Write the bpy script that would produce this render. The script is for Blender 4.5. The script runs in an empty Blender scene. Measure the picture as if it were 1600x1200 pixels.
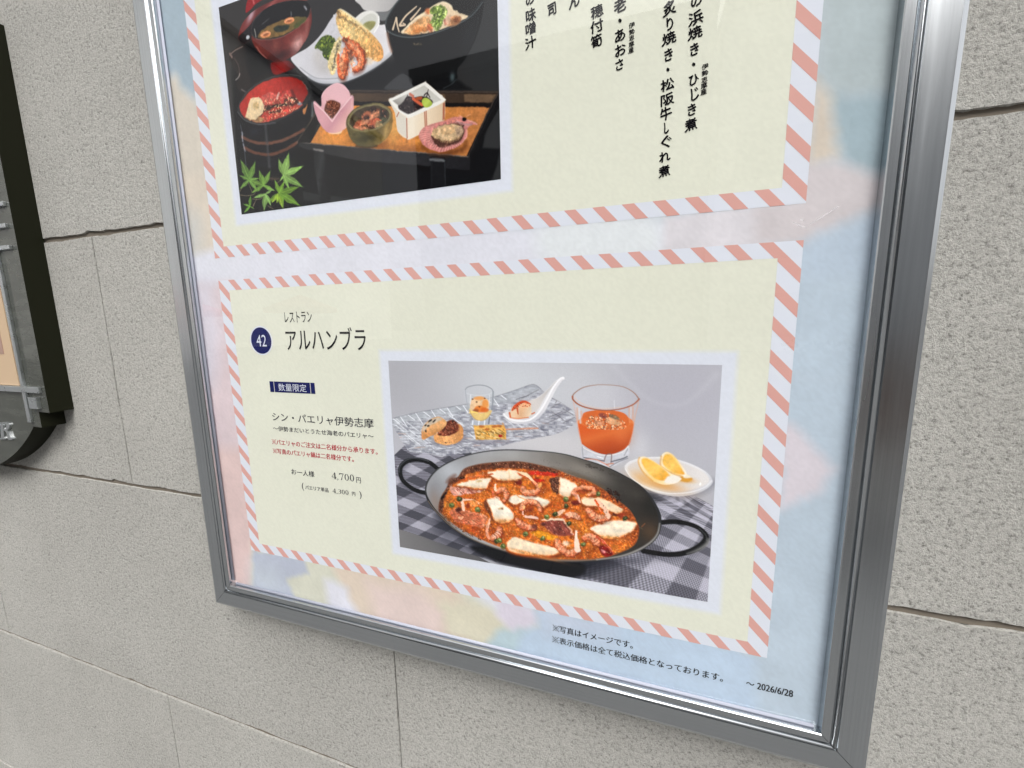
import bpy, bmesh, math, random
import numpy as np
from mathutils import Matrix, Vector

random.seed(7)
RNG = np.random.default_rng(11)
scene = bpy.context.scene
COL = scene.collection

# ---------------------------------------------------------------- camera
U = 0.37            # distance from the camera to the printed sheet, metres
H = 1.454           # camera height above the pavement
F_PX = 616.0        # focal length in pixels of a 1600 px wide frame
def _basis():
    L = np.array([-1928.7, -59.0, F_PX]); L /= np.linalg.norm(L)
    D = np.array([69.5, 4157.4, F_PX]); D -= L * (D @ L); D /= np.linalg.norm(D)
    N = np.cross(-L, D)
    return np.array([-L, -D, N])      # rows: world X (right), Z (up), Y (into wall) in camera axes
RB = _basis()
cam_d = bpy.data.cameras.new('camera')
cam_d.sensor_width = 36.0
cam_d.lens = 36.0 * F_PX / 1600.0
cam_d.clip_start = 0.01
cam_d.clip_end = 500
cam = bpy.data.objects.new('camera', cam_d)
COL.objects.link(cam)
cx, cu, cb = RB[:, 0], -RB[:, 1], -RB[:, 2]
w3 = lambda v: (v[0], v[2], v[1])      # (X, Z, Y) rows -> world xyz
cam.matrix_world = Matrix(((cx[0], cu[0], cb[0], 0), (cx[2], cu[2], cb[2], -U), (cx[1], cu[1], cb[1], H), (0, 0, 0, 1)))
scene.camera = cam

# ---------------------------------------------------------------- light
SUN_EL, SUN_AZ = math.radians(52), math.radians(30)   # azimuth from -Y (away from the wall) towards +X
world = bpy.data.worlds.new('World')
scene.world = world
world.use_nodes = True
wn = world.node_tree.nodes
bg = wn['Background']
sky = wn.new('ShaderNodeTexSky')
sky.sky_type = 'NISHITA'
sky.sun_disc = False
sky.sun_elevation = SUN_EL
sky.sun_rotation = math.pi - SUN_AZ
sky.air_density = 1.0
sky.dust_density = 6.0
sky.ozone_density = 0.4
hs = wn.new('ShaderNodeHueSaturation')      # thin cloud: the sky is nearly colourless
hs.inputs['Saturation'].default_value = 0.18
world.node_tree.links.new(sky.outputs[0], hs.inputs['Color'])
world.node_tree.links.new(hs.outputs[0], bg.inputs[0])
bg.inputs[1].default_value = 0.15
sd = bpy.data.lights.new('sun', 'SUN')
sd.energy = 1.5
sd.angle = math.radians(32)
sd.color = (1.0, 0.985, 0.955)
sun = bpy.data.objects.new('sun', sd)
COL.objects.link(sun)
to_sun = Vector((math.sin(SUN_AZ) * math.cos(SUN_EL), -math.cos(SUN_AZ) * math.cos(SUN_EL), math.sin(SUN_EL)))
sun.rotation_euler = to_sun.to_track_quat('Z', 'Y').to_euler()
scene.view_settings.view_transform = 'Standard'
scene.view_settings.look = 'None'
scene.view_settings.gamma = 1.0
scene.view_settings.use_curve_mapping = False
scene.view_settings.exposure = 0.22
scene.cycles.max_bounces = 8
scene.cycles.transparent_max_bounces = 8

# ---------------------------------------------------------------- helpers
def flat(p, dist=U):
    """point of the photograph (1600x1200) -> X, Z on the wall-parallel plane at this distance"""
    d = RB @ np.array([p[0] - 800.0, p[1] - 600.0, F_PX])
    return d[0] / d[2] * dist, H + d[1] / d[2] * dist

WIN = dict(A=(600, 540, 5.7143), B=(860, 540, 5.7143), C=(600, 690, 5.7143), D=(860, 690, 5.7143),
           E=(340, 0, 5.7143), F=(560, 0, 5.7143), G=(340, 150, 5.7143), I=(560, 100, 5.7143),
           P1=(612, 690, 6.0), P2=(940, 760, 6.489), P3=(680, 715, 10.0), P4=(680, 775, 10.0),
           P5=(800, 730, 10.0), P6=(860, 780, 10.0), P7=(620, 600, 10.0), P8=(760, 580, 10.0),
           T=(380, 470, 6.6667), U=(400, 630, 7.2727), V=(850, 960, 4.0), X=(800, 0, 8.0),
           Y=(950, 0, 8.0), Z=(950, 140, 8.0), S=(0, 560, 6.6667), Q=(0, 280, 2.609), o=(0, 0, 1.0),
           R1=(200, 0, 5.3333), R2=(250, 225, 5.3333), R5=(280, 780, 5.3333), R6=(1100, 900, 5.3333),
           R8=(1200, 0, 3.0), R7=(1200, 400, 3.0), R4=(400, 800, 3.0), R9=(800, 800, 3.0))
def wp(w, p):
    ox, oy, s = WIN[w]
    return ox + p[0] / s, oy + p[1] / s

def lin(c):
    c = np.asarray(c, float) / 255.0
    return np.where(c <= 0.04045, c / 12.92, ((c + 0.055) / 1.055) ** 2.4)

def link(name, me, parent=None, mats=()):
    o = bpy.data.objects.new(name, me)
    COL.objects.link(o)
    for m in mats: o.data.materials.append(m)
    if parent is not None: o.parent = parent
    return o

def from_bm(name, bm, parent=None, mats=(), smooth=False):
    me = bpy.data.meshes.new(name)
    bm.normal_update()
    bm.to_mesh(me); bm.free()
    if smooth: me.polygons.foreach_set('use_smooth', [True] * len(me.polygons))
    return link(name, me, parent, mats)

def thing(name, label, cat, loc=(0, 0, 0), group=None):
    o = bpy.data.objects.new(name, None)
    COL.objects.link(o)
    o.location = loc
    o.empty_display_size = 0.05
    o['label'] = label; o['category'] = cat
    if group: o['group'] = group
    bpy.context.view_layer.update()
    return o

def adopt(o, root):
    """parent keeping world-space vertex coordinates"""
    o.parent = root
    o.matrix_parent_inverse = Matrix.Translation(-Vector(root.location))
    return o

def box(bm, x0, x1, y0, y1, z0, z1, mi=0):
    v = [bm.verts.new(c) for c in ((x0, y0, z0), (x1, y0, z0), (x1, y1, z0), (x0, y1, z0), (x0, y0, z1), (x1, y0, z1), (x1, y1, z1), (x0, y1, z1))]
    for f in ((3, 2, 1, 0), (4, 5, 6, 7), (0, 1, 5, 4), (1, 2, 6, 5), (2, 3, 7, 6), (3, 0, 4, 7)):
        bm.faces.new([v[i] for i in f]).material_index = mi

def bevel_all(bm, w, seg=2):
    bmesh.ops.bevel(bm, geom=bm.edges[:], offset=w, segments=seg, affect='EDGES', profile=0.6)

def prism(bm, pts, y0, y1, mi=0):
    """outline in (x, z) pushed from y0 (front) to y1 (back)"""
    n = len(pts)
    a = [bm.verts.new((p[0], y0, p[1])) for p in pts]
    b = [bm.verts.new((p[0], y1, p[1])) for p in pts]
    fs = [bm.faces.new(a), bm.faces.new(b[::-1])]
    for i in range(n):
        fs.append(bm.faces.new((a[(i + 1) % n], a[i], b[i], b[(i + 1) % n])))
    for f in fs: f.material_index = mi
    bmesh.ops.recalc_face_normals(bm, faces=fs)
    return fs

# ---------------------------------------------------------------- materials
def mat(name, col=(.5, .5, .5), rough=.5, metal=0.0, spec=.5):
    m = bpy.data.materials.new(name)
    m.use_nodes = True
    b = m.node_tree.nodes['Principled BSDF']
    b.inputs['Base Color'].default_value = (*col, 1)
    b.inputs['Roughness'].default_value = rough
    b.inputs['Metallic'].default_value = metal
    b.inputs['Specular IOR Level'].default_value = spec
    return m
class NT:
    def __init__(s, m): s.m = m; s.t = m.node_tree; s.b = s.t.nodes['Principled BSDF']
    def n(s, kind, **kw):
        nd = s.t.nodes.new('ShaderNode' + kind)
        for k, v in kw.items():
            if hasattr(nd, k): setattr(nd, k, v)
            else: nd.inputs[k.replace('_', ' ')].default_value = v
        return nd
    def l(s, a, b): s.t.links.new(a, b)
    def ramp(s, src, stops):
        r = s.t.nodes.new('ShaderNodeValToRGB')
        e = r.color_ramp.elements
        while len(e) < len(stops): e.new(0.5)
        for el, (p, c) in zip(e, stops):
            el.position = p
            el.color = (*c, 1) if len(c) == 3 else c
        s.l(src, r.inputs[0])
        return r.outputs[0]
    def mix(s, fac, a, b, mode='MIX'):
        x = s.t.nodes.new('ShaderNodeMix'); x.data_type = 'RGBA'; x.blend_type = mode
        for sock, v in ((x.inputs[0], fac), (x.inputs[6], a), (x.inputs[7], b)):
            if isinstance(v, bpy.types.NodeSocket): s.l(v, sock)
            elif isinstance(v, (int, float)): sock.default_value = v
            else: sock.default_value = (*v, 1)
        return x.outputs[2]

def stone_mat():
    m = mat('rough_tile_render', (.42, .41, .39), .93, 0, .25)
    k = NT(m)
    co = k.n('TexCoord').outputs['Object']
    oi = k.n('ObjectInfo')
    n1 = k.n('TexNoise', Scale=240.0, Detail=7.0, Roughness=.76); k.l(co, n1.inputs['Vector'])
    n2 = k.n('TexNoise', Scale=620.0, Detail=3.0, Roughness=.7); k.l(co, n2.inputs['Vector'])
    n3 = k.n('TexNoise', Scale=2.6, Detail=6.0, Roughness=.62); k.l(co, n3.inputs['Vector'])
    n4 = k.n('TexVoronoi', Scale=330.0, Randomness=1.0); k.l(co, n4.inputs['Vector'])
    n5 = k.n('TexNoise', Scale=21.0, Detail=4.0, Roughness=.6); k.l(co, n5.inputs['Vector'])
    base = k.ramp(n3.outputs[0], [(.3, (.428, .420, .393)), (.7, (.518, .509, .478))])
    rnd = k.ramp(oi.outputs['Random'], [(0, (.93, .93, .93)), (1, (1.05, 1.05, 1.045))])
    base = k.mix(1.0, base, rnd, 'MULTIPLY')
    pits = k.ramp(n1.outputs[0], [(.33, (.42, .415, .41)), (.43, (.84, .84, .835)), (.50, (1, 1, 1)), (.68, (1.10, 1.10, 1.10))])
    base = k.mix(1.0, base, pits, 'MULTIPLY')
    fine = k.ramp(n2.outputs[0], [(.36, (.74, .735, .73)), (.5, (1, 1, 1)), (.66, (1.06, 1.06, 1.06))])
    base = k.mix(.8, base, k.mix(1.0, base, fine, 'MULTIPLY'))
    size = k.n('Math', operation='MULTIPLY_ADD'); k.l(n5.outputs[0], size.inputs[0]); size.inputs[1].default_value = .55; size.inputs[2].default_value = -.17
    gap = k.n('Math', operation='SUBTRACT'); k.l(n4.outputs['Distance'], gap.inputs[0]); k.l(size.outputs[0], gap.inputs[1])
    hole = k.ramp(gap.outputs[0], [(0.0, (.38, .375, .37)), (.10, (1, 1, 1))])
    base = k.mix(.55, base, k.mix(1.0, base, hole, 'MULTIPLY'))
    k.l(base, k.b.inputs['Base Color'])
    ad = k.n('Math', operation='MULTIPLY_ADD'); k.l(n1.outputs[0], ad.inputs[0]); ad.inputs[1].default_value = 1.8; k.l(n2.outputs[0], ad.inputs[2])
    bp = k.n('Bump', Strength=.62, Distance=.0016); k.l(ad.outputs[0], bp.inputs['Height'])
    k.l(bp.outputs[0], k.b.inputs['Normal'])
    return m

def metal_mat(name, axis, col=(.60, .625, .645), rough=.22):
    """extruded aluminium, drawn lines running along one axis"""
    m = mat(name, col, rough, 1.0)
    k = NT(m)
    co = k.n('TexCoord').outputs['Object']
    mp = k.n('Mapping')
    sc = [900, 900, 900]; sc[axis] = 3
    mp.inputs['Scale'].default_value = sc
    k.l(co, mp.inputs[0])
    n = k.n('TexNoise', Scale=1.0, Detail=2.0); k.l(mp.outputs[0], n.inputs['Vector'])
    mp2 = k.n('Mapping'); sc2 = [70, 70, 70]; sc2[axis] = 5
    mp2.inputs['Scale'].default_value = sc2; k.l(co, mp2.inputs[0])
    n2 = k.n('TexNoise', Scale=1.0, Detail=3.0, Roughness=.5); k.l(mp2.outputs[0], n2.inputs['Vector'])
    r = k.ramp(n2.outputs[0], [(.3, (rough - .03,) * 3), (.75, (rough + .07,) * 3)])
    k.l(r, k.b.inputs['Roughness'])
    c = k.ramp(n.outputs[0], [(.3, tuple(x * .93 for x in col)), (.7, tuple(min(1, x * 1.05) for x in col))])
    k.l(c, k.b.inputs['Base Color'])
    return m

def glass_mat():
    m = bpy.data.materials.new('clear_acrylic'); m.use_nodes = True
    t = m.node_tree; t.nodes.clear()
    out = t.nodes.new('ShaderNodeOutputMaterial')
    mx = t.nodes.new('ShaderNodeMixShader'); lw = t.nodes.new('ShaderNodeLayerWeight'); lw.inputs[0].default_value = .5
    pw = t.nodes.new('ShaderNodeMath'); pw.operation = 'POWER'; pw.inputs[1].default_value = 5
    fr = t.nodes.new('ShaderNodeMath'); fr.operation = 'MULTIPLY_ADD'; fr.inputs[1].default_value = .8; fr.inputs[2].default_value = .060
    t.links.new(lw.outputs['Facing'], pw.inputs[0]); t.links.new(pw.outputs[0], fr.inputs[0])
    tr = t.nodes.new('ShaderNodeBsdfTransparent'); gl = t.nodes.new('ShaderNodeBsdfGlossy')
    gl.inputs['Roughness'].default_value = 0.02
    tr.inputs[0].default_value = (.985, .99, .985, 1)
    t.links.new(fr.outputs[0], mx.inputs[0]); t.links.new(tr.outputs[0], mx.inputs[1]); t.links.new(gl.outputs[0], mx.inputs[2])
    t.links.new(mx.outputs[0], out.inputs[0])
    return m

def print_mat():
    m = mat('printed_ink', (1, 1, 1), .6, 0, .04)
    k = NT(m)
    a = k.n('VertexColor', layer_name='Col')
    k.l(a.outputs[0], k.b.inputs['Base Color'])
    return m

PAPER = 1.20      # printed reflectance per photographed value
def ink(name, c, rough=.55):
    return mat(name, tuple(lin(c) * PAPER), rough, 0, .04)

M_STONE = stone_mat()
M_MORTAR = mat('joint_mortar', (.205, .178, .145), .95, 0, .2)
M_PRINT = print_mat()
M_GLASS = glass_mat()
M_AL_X = metal_mat('aluminium_drawn_across', 0)
M_AL_Z = metal_mat('aluminium_drawn_upright', 2)

# ================================================================ setting: pavement
def build_pavement():
    m = mat('pavement_paving', (.1, .1, .1), .85, 0, .3)
    k = NT(m)
    co = k.n('TexCoord').outputs['Object']
    br = k.n('TexBrick', Scale=1.6); k.l(co, br.inputs['Vector'])
    br.inputs['Color1'].default_value = (.165, .167, .168, 1); br.inputs['Color2'].default_value = (.20, .20, .20, 1)
    br.inputs['Mortar'].default_value = (.05, .05, .05, 1); br.inputs['Mortar Size'].default_value = .008
    n = k.n('TexNoise', Scale=40.0, Detail=6.0); k.l(co, n.inputs['Vector'])
    k.l(k.mix(.35, br.outputs[0], k.ramp(n.outputs[0], [(.3, (.13, .13, .13)), (.7, (.22, .22, .218))])), k.b.inputs['Base Color'])
    bm = bmesh.new()
    v = [bm.verts.new(c) for c in ((-150, -150, 0), (150, -150, 0), (150, 5, 0), (-150, 5, 0))]
    bm.faces.new(v)
    o = from_bm('pavement', bm, None, [m])
    o['kind'] = 'structure'
build_pavement()

# ================================================================ tiled wall
WALL_Y = 0.030
def build_wall():
    root = thing('tiled_wall', 'pale grey rough rendered wall of large tiles with sandy joints behind the poster frame', 'wall', (0, WALL_Y, 0))
    zj = H + .1468
    pitch, tw = .3990, .9955
    bm = bmesh.new()
    box(bm, -3.9, 4.1, WALL_Y + .0075, WALL_Y + .25, 0.0, 3.25)
    for q in range(-3, 4): box(bm, -3.8, 4.0, WALL_Y + .0030, WALL_Y + .0074, zj + pitch * q - .0046, zj + pitch * q + .0046)
    adopt(from_bm('mortar_bed', bm, None, [M_MORTAR]), root)
    rng = random.Random(5)
    for ci in range(-4, 4):
        z1 = zj + pitch * (ci + 1); z0 = zj + pitch * ci
        if ci == -4: z0 = 0.012
        if z1 - z0 < .03: continue
        off = -.794 if ci % 2 == 1 else -.303
        for ti in range(-4, 5):
            x0 = off + tw * ti; x1 = x0 + tw
            if x1 < -3.8 or x0 > 4.0: continue
            near = x1 > -1.7 and x0 < .9 and z1 > .55 and z0 < 2.3
            step = .006 if near else .12
            gx, gz = .0008, .0024
            a, b, c, d = x0 + gx, x1 - gx, z0 + gz, z1 - gz
            if ci == -4: c = z0
            def side(p, q, nx, nz, amp):
                ln = math.hypot(q[0] - p[0], q[1] - p[1]); n = max(2, int(ln / step))
                out = []; w = 0.0; chip = 0.0
                for i in range(n):
                    t = i / n
                    w = w * .80 + rng.gauss(0, amp * .5)
                    if rng.random() < .03: chip = rng.uniform(.6, 1.5) * amp * 2.2
                    chip *= .70
                    e = 0 if i == 0 else (abs(w) * .8 + chip)
                    out.append((p[0] + (q[0] - p[0]) * t + nx * e, p[1] + (q[1] - p[1]) * t + nz * e))
                return out
            am = .0015 if near else 0.0
            ring = side((a, c), (b, c), 0, 1, am) + side((b, c), (b, d), -1, 0, am * .5) + side((b, d), (a, d), 0, -1, am * .6) + side((a, d), (a, c), 1, 0, am * .5)
            cxm, czm = (a + b) / 2, (c + d) / 2
            bm = bmesh.new()
            def loop(ins, y):
                r = []
                for (x, z) in ring:
                    xx = min(max(x, a + ins * .25), b - ins * .25); zz = min(max(z, c + ins), d - ins)
                    r.append(bm.verts.new((xx, y, zz)))
                return r
            back = loop(0.0, WALL_Y + .010)
            mid = loop(0.0, WALL_Y + .0016)
            m2 = loop(.0003, WALL_Y + .0004)
            fr = loop(.0008, WALL_Y)
            n = len(ring)
            for l0, l1 in ((back, mid), (mid, m2), (m2, fr)):
                for i in range(n):
                    try: bm.faces.new((l0[i], l0[(i + 1) % n], l1[(i + 1) % n], l1[i]))
                    except ValueError: pass
            bm.faces.new(fr)
            bmesh.ops.remove_doubles(bm, verts=bm.verts, dist=1e-6)
            adopt(from_bm('wall_tile', bm, None, [M_STONE]), root)
    return root
build_wall()

# ================================================================ poster frame
FD = U * .977
FX0, FX1 = -1.5925 * FD, .5405 * FD
FZ0, FZ1 = H - 1.0830 * FD, H + .680
FRONT = -.0085
DY = -.0037
PROFILE = [(0, .0312), (0, -.0071)] + [(s_, y_ + DY) for s_, y_ in ((.0034, -.0048), (.0216, -.0048), (.0220, -.0030), (.0229, -.0030), (.0231, -.0046), (.0238, -.0056), (.0248, -.0060),
           (.0258, -.0056), (.0265, -.0046), (.0267, -.0030), (.0276, -.0030), (.0279, -.0048), (.0334, -.0045), (.0341, -.0038))] + [(.0342, -.0006), (.0342, .012), (.006, .0312)]
IN = .0342
def build_frame():
    root = thing('poster_frame', 'silver aluminium poster frame with beaded groove and clear cover on the tiled wall', 'frame',
                 ((FX0 + FX1) / 2, 0, FZ0))
    def rail(kind):
        bm = bmesh.new()
        rows = []
        for end in (0, 1):
            r = []
            for s, y in PROFILE:
                g = .00030          # hairline mitre
                if kind == 'left': p = (FX0 + s, y, (FZ0 + s + g) if end == 0 else (FZ1 - s - g))
                if kind == 'right': p = (FX1 - s, y, (FZ0 + s + g) if end == 0 else (FZ1 - s - g))
                if kind == 'bottom': p = ((FX0 + s + g) if end == 0 else (FX1 - s - g), y, FZ0 + s)
                if kind == 'top': p = ((FX0 + s + g) if end == 0 else (FX1 - s - g), y, FZ1 - s)
                r.append(bm.verts.new(p))
            rows.append(r)
        n = len(PROFILE)
        fs = [bm.faces.new((rows[0][i], rows[0][(i + 1) % n], rows[1][(i + 1) % n], rows[1][i])) for i in range(n)]
        fs += [bm.faces.new(rows[0]), bm.faces.new(rows[1])]
        for i in range(5, 11): fs[i].smooth = True
        bmesh.ops.recalc_face_normals(bm, faces=bm.faces[:])
        return adopt(from_bm('frame_rail', bm, None, [M_AL_Z if kind in ('left', 'right') else M_AL_X]), root)
    for kd in ('left', 'right', 'bottom', 'top'): rail(kd)
    bm = bmesh.new()
    bm.faces.new([bm.verts.new(c) for c in ((FX0 + .03, -.0020, FZ0 + .03), (FX1 - .03, -.0020, FZ0 + .03), (FX1 - .03, -.0020, FZ1 - .03), (FX0 + .03, -.0020, FZ1 - .03))])
    adopt(from_bm('cover_pane', bm, None, [M_GLASS]), root)
    bm = bmesh.new()
    box(bm, FX0 + .02, FX1 - .02, .0012, .0090, FZ0 + .02, FZ1 - .02)
    adopt(from_bm('backing_board', bm, None, [mat('grey_board', (.3, .3, .3), .8)]), root)
    # rubbed marks on the cover
    bm = bmesh.new()
    for pq in (((1236, 346), (1262, 357), .0011), ((1262, 352), (1312, 322), .0009), ((1300, 328), (1312, 321), .0016), ((1250, 342), (1256, 345), .0016)):
        a, b = flat(pq[0], U - .0022), flat(pq[1], U - .0022)
        n_ = Vector((b[0] - a[0], 0, b[1] - a[1])).normalized(); t_ = Vector((-n_.z, 0, n_.x)) * pq[2] * .5
        P = [Vector((a[0], -.0022, a[1])), Vector((b[0], -.0022, b[1]))]; mid = (P[0] + P[1]) / 2
        f = bm.faces.new([bm.verts.new(v) for v in (P[0], mid - t_, P[1], mid + t_)])
    sm = mat('rubbed_white', (.78, .78, .8), .7); sm.node_tree.nodes['Principled BSDF'].inputs['Alpha'].default_value = .35
    adopt(from_bm('rub_mark', bm, None, [sm]), root)
    # pale plastic edging that shows along the left and bottom inner lips
    me = mat('pale_edging', (.42, .44, .52), .6, 0, .25)
    for kd in ('bottom', 'left'):
        bm = bmesh.new()
        prof = [(0, -.0002), (0, -.0036), (.0008, -.0042), (.0018, -.0040), (.0026, -.0032), (.0029, -.0024)]
        rows = []
        for end in (0, 1):
            r = []
            for s, y in prof:
                s2 = s + IN + .0002
                if kd == 'bottom': p = (FX0 + IN + .006 if end == 0 else FX1 - IN - .004, y, FZ0 + s2)
                else: p = (FX0 + s2, y, FZ0 + IN + .006 if end == 0 else FZ1 - IN - .002)
                r.append(bm.verts.new(p))
            rows.append(r)
        for i in range(len(prof) - 1): bm.faces.new((rows[0][i], rows[0][i + 1], rows[1][i + 1], rows[1][i])).smooth = True
        bm.faces.new(rows[0]); bm.faces.new(rows[1])
        bmesh.ops.recalc_face_normals(bm, faces=bm.faces[:])
        adopt(from_bm('edging_strip', bm, None, [me]), root)
build_frame()

# ================================================================ dark sign board at the left
def curve_mesh(splines, depth):
    """filled flat shape(s) in x,z with holes, thickness depth, front at y=0 -> mesh"""
    c = bpy.data.curves.new('outline', 'CURVE'); c.dimensions = '2D'; c.fill_mode = 'BOTH'; c.extrude = depth / 2
    for pts in splines:
        s = c.splines.new('POLY'); s.points.add(len(pts) - 1)
        for q, (x, z) in zip(s.points, pts): q.co = (x, z, 0, 1)
        s.use_cyclic_u = True
    o = bpy.data.objects.new('outline', c); COL.objects.link(o)
    bpy.context.view_layer.update()
    me = bpy.data.meshes.new_from_object(o.evaluated_get(bpy.context.evaluated_depsgraph_get()))
    bpy.data.objects.remove(o); bpy.data.curves.remove(c)
    me.transform(Matrix(((1, 0, 0, 0), (0, 0, -1, 0), (0, 1, 0, 0), (0, 0, 0, 1))))
    return me

def build_sign():
    XR = -.9165
    zt, zb = H + .4556, H - .1288
    dk = mat('dark_slate', (.035, .037, .028), .12, 0, .5)
    k = NT(dk)
    co = k.n('TexCoord').outputs['Object']
    mp = k.n('Mapping'); mp.inputs['Scale'].default_value = (14, 40, 55); k.l(co, mp.inputs[0])
    n = k.n('TexNoise', Scale=1.0, Detail=6.0, Roughness=.6); k.l(mp.outputs[0], n.inputs['Vector'])
    k.l(k.ramp(n.outputs[0], [(.3, (.035, .038, .030)), (.7, (.085, .090, .076))]), k.b.inputs['Base Color'])
    bp = k.n('Bump', Strength=.10, Distance=.002); k.l(n.outputs[0], bp.inputs['Height']); k.l(bp.outputs[0], k.b.inputs['Normal'])
    edge = mat('dark_painted_edge', (.011, .012, .005), .6, 0, .15)
    arc = [flat(wp('S', p)) for p in ((345, 724), (300, 805), (240, 893), (170, 972), (90, 1046), (0, 1097))]
    A = np.array([[2 * x, 2 * z, 1] for x, z in arc]); b = np.array([x * x + z * z for x, z in arc])
    s = np.linalg.lstsq(A, b, rcond=None)[0]
    xc, zc = s[0], s[1]; r = math.sqrt(s[2] + xc * xc + zc * zc)
    a0 = math.atan2(arc[0][1] - zc, arc[0][0] - xc); a1 = -math.pi / 2
    right = [(xc + r * math.cos(a0 + (a1 - a0) * i / 24), zc + r * math.sin(a0 + (a1 - a0) * i / 24)) for i in range(25)]
    sx, sz = -.9467, H - .1556
    half = [(XR, zt), (XR, zb), (sx, zb), (sx, sz), (right[0][0], sz)] + right
    outline = half + [(2 * xc - x, z) for x, z in half[::-1] if x > xc + 1e-6]
    root = thing('sign_board', 'dark slate sign board with silver strips and rounded foot, left of the poster frame', 'sign', (xc, 0, zb))
    bm = bmesh.new()
    fs = prism(bm, outline, 0.0, WALL_Y + .001)
    for f in fs[1:]: f.material_index = 1
    bm.normal_update()
    adopt(from_bm('board', bm, None, [dk, edge]), root)
    # the board carries a thinner lip on the rounded foot
    silver = mat('brushed_silver', (.68, .71, .72), .28, 1.0)
    k2 = NT(silver)
    nn = k2.n('TexNoise', Scale=60.0, Detail=4.0); k2.l(k2.n('TexCoord').outputs['Object'], nn.inputs['Vector'])
    k2.l(k2.ramp(nn.outputs[0], [(.3, (.2,) * 3), (.7, (.42,) * 3)]), k2.b.inputs['Roughness'])
    def bar(name, x0, x1, z0, z1, t=.0045, m=silver, bv=.0008):
        bm = bmesh.new(); box(bm, x0, x1, -t, .0002, z0, z1)
        if bv: bevel_all(bm, bv)
        return adopt(from_bm(name, bm, None, [m]), root)
    # right edge of the tan panel and its silver border
    xa = flat(wp('Q', (85, 838)))[0]; xs = flat(wp('Q', (112, 838)))[0]
    zc0 = flat(wp('Q', (85, 843)))[1]
    zc1 = flat(wp('Q', (85, 866)))[1]
    top3 = [flat(wp('Q', p)) for p in ((26, 101), (36, 190), (52, 278))]
    bar('silver_strip', xs - .0100, xs - .0030, zc0 + .0005, top3[2][1] - .004)
    xe = flat(wp('Q', (170, 855)))[0]
    bar('silver_strip', 2 * xc - xe, xe, zc1, zc0)
    for x, z in top3:
        bar('silver_strip', xa - .30, x, z - .0032, z + .0032)
    p0, p1 = flat(wp('Q', (108, 868))), flat(wp('Q', (140, 990)))
    bar('silver_strip', p1[0] - .0085, p1[0], p1[1], p0[1])
    q0, q1 = flat(wp('S', (330, 398))), flat(wp('S', (440, 522)))
    bar('silver_square', q0[0] + .002, q1[0], q1[1], q0[1], .006)
    tan = mat('tan_panel', (.60, .44, .29), .5, 0, .3)
    bar('tan_panel', 2 * xc - xa, xa - .002, zc0 + .0008, top3[2][1] - .006, .0012, tan, 0)
    b0 = flat(wp('Q', (22, 712)))
    bar('brown_panel', 2 * xc - b0[0], b0[0], b0[1], top3[2][1] - .05, .0018, mat('brown_panel', (.40, .26, .21), .5, 0, .3), 0)
    # raised capitals at the foot: the end of an O and an R
    Rr = [(20, 838), (20, 829), (33, 825), (24, 680), (12, 675), (12, 665), (80, 661), (108, 672), (121, 695), (118, 722), (98, 742), (113, 764), (127, 814), (150, 833), (150, 842),
          (112, 846), (100, 818), (86, 768), (74, 753), (60, 753), (66, 824), (82, 829), (82, 840)]
    hole = [(54, 676), (74, 675), (86, 688), (88, 712), (80, 732), (60, 738)]
    me = curve_mesh([[flat(wp('S', p)) for p in Rr], [flat(wp('S', p)) for p in hole]], .0025)
    me.transform(Matrix.Translation((0, -.00125, 0)))
    adopt(link('raised_letter', me, None, [silver]), root)
    oc = [(-38 + 50 * math.cos(t) , 744 + 82 * math.sin(t)) for t in np.linspace(0, 2 * math.pi, 40, endpoint=False)]
    oh = [(-38 + 26 * math.cos(t) , 744 + 62 * math.sin(t)) for t in np.linspace(0, 2 * math.pi, 40, endpoint=False)]
    me = curve_mesh([[flat(wp('S', p)) for p in oc], [flat(wp('S', p)) for p in oh]], .0025)
    me.transform(Matrix.Translation((0, -.00125, 0)))
    adopt(link('raised_letter', me, None, [silver]), root)
build_sign()

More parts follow.
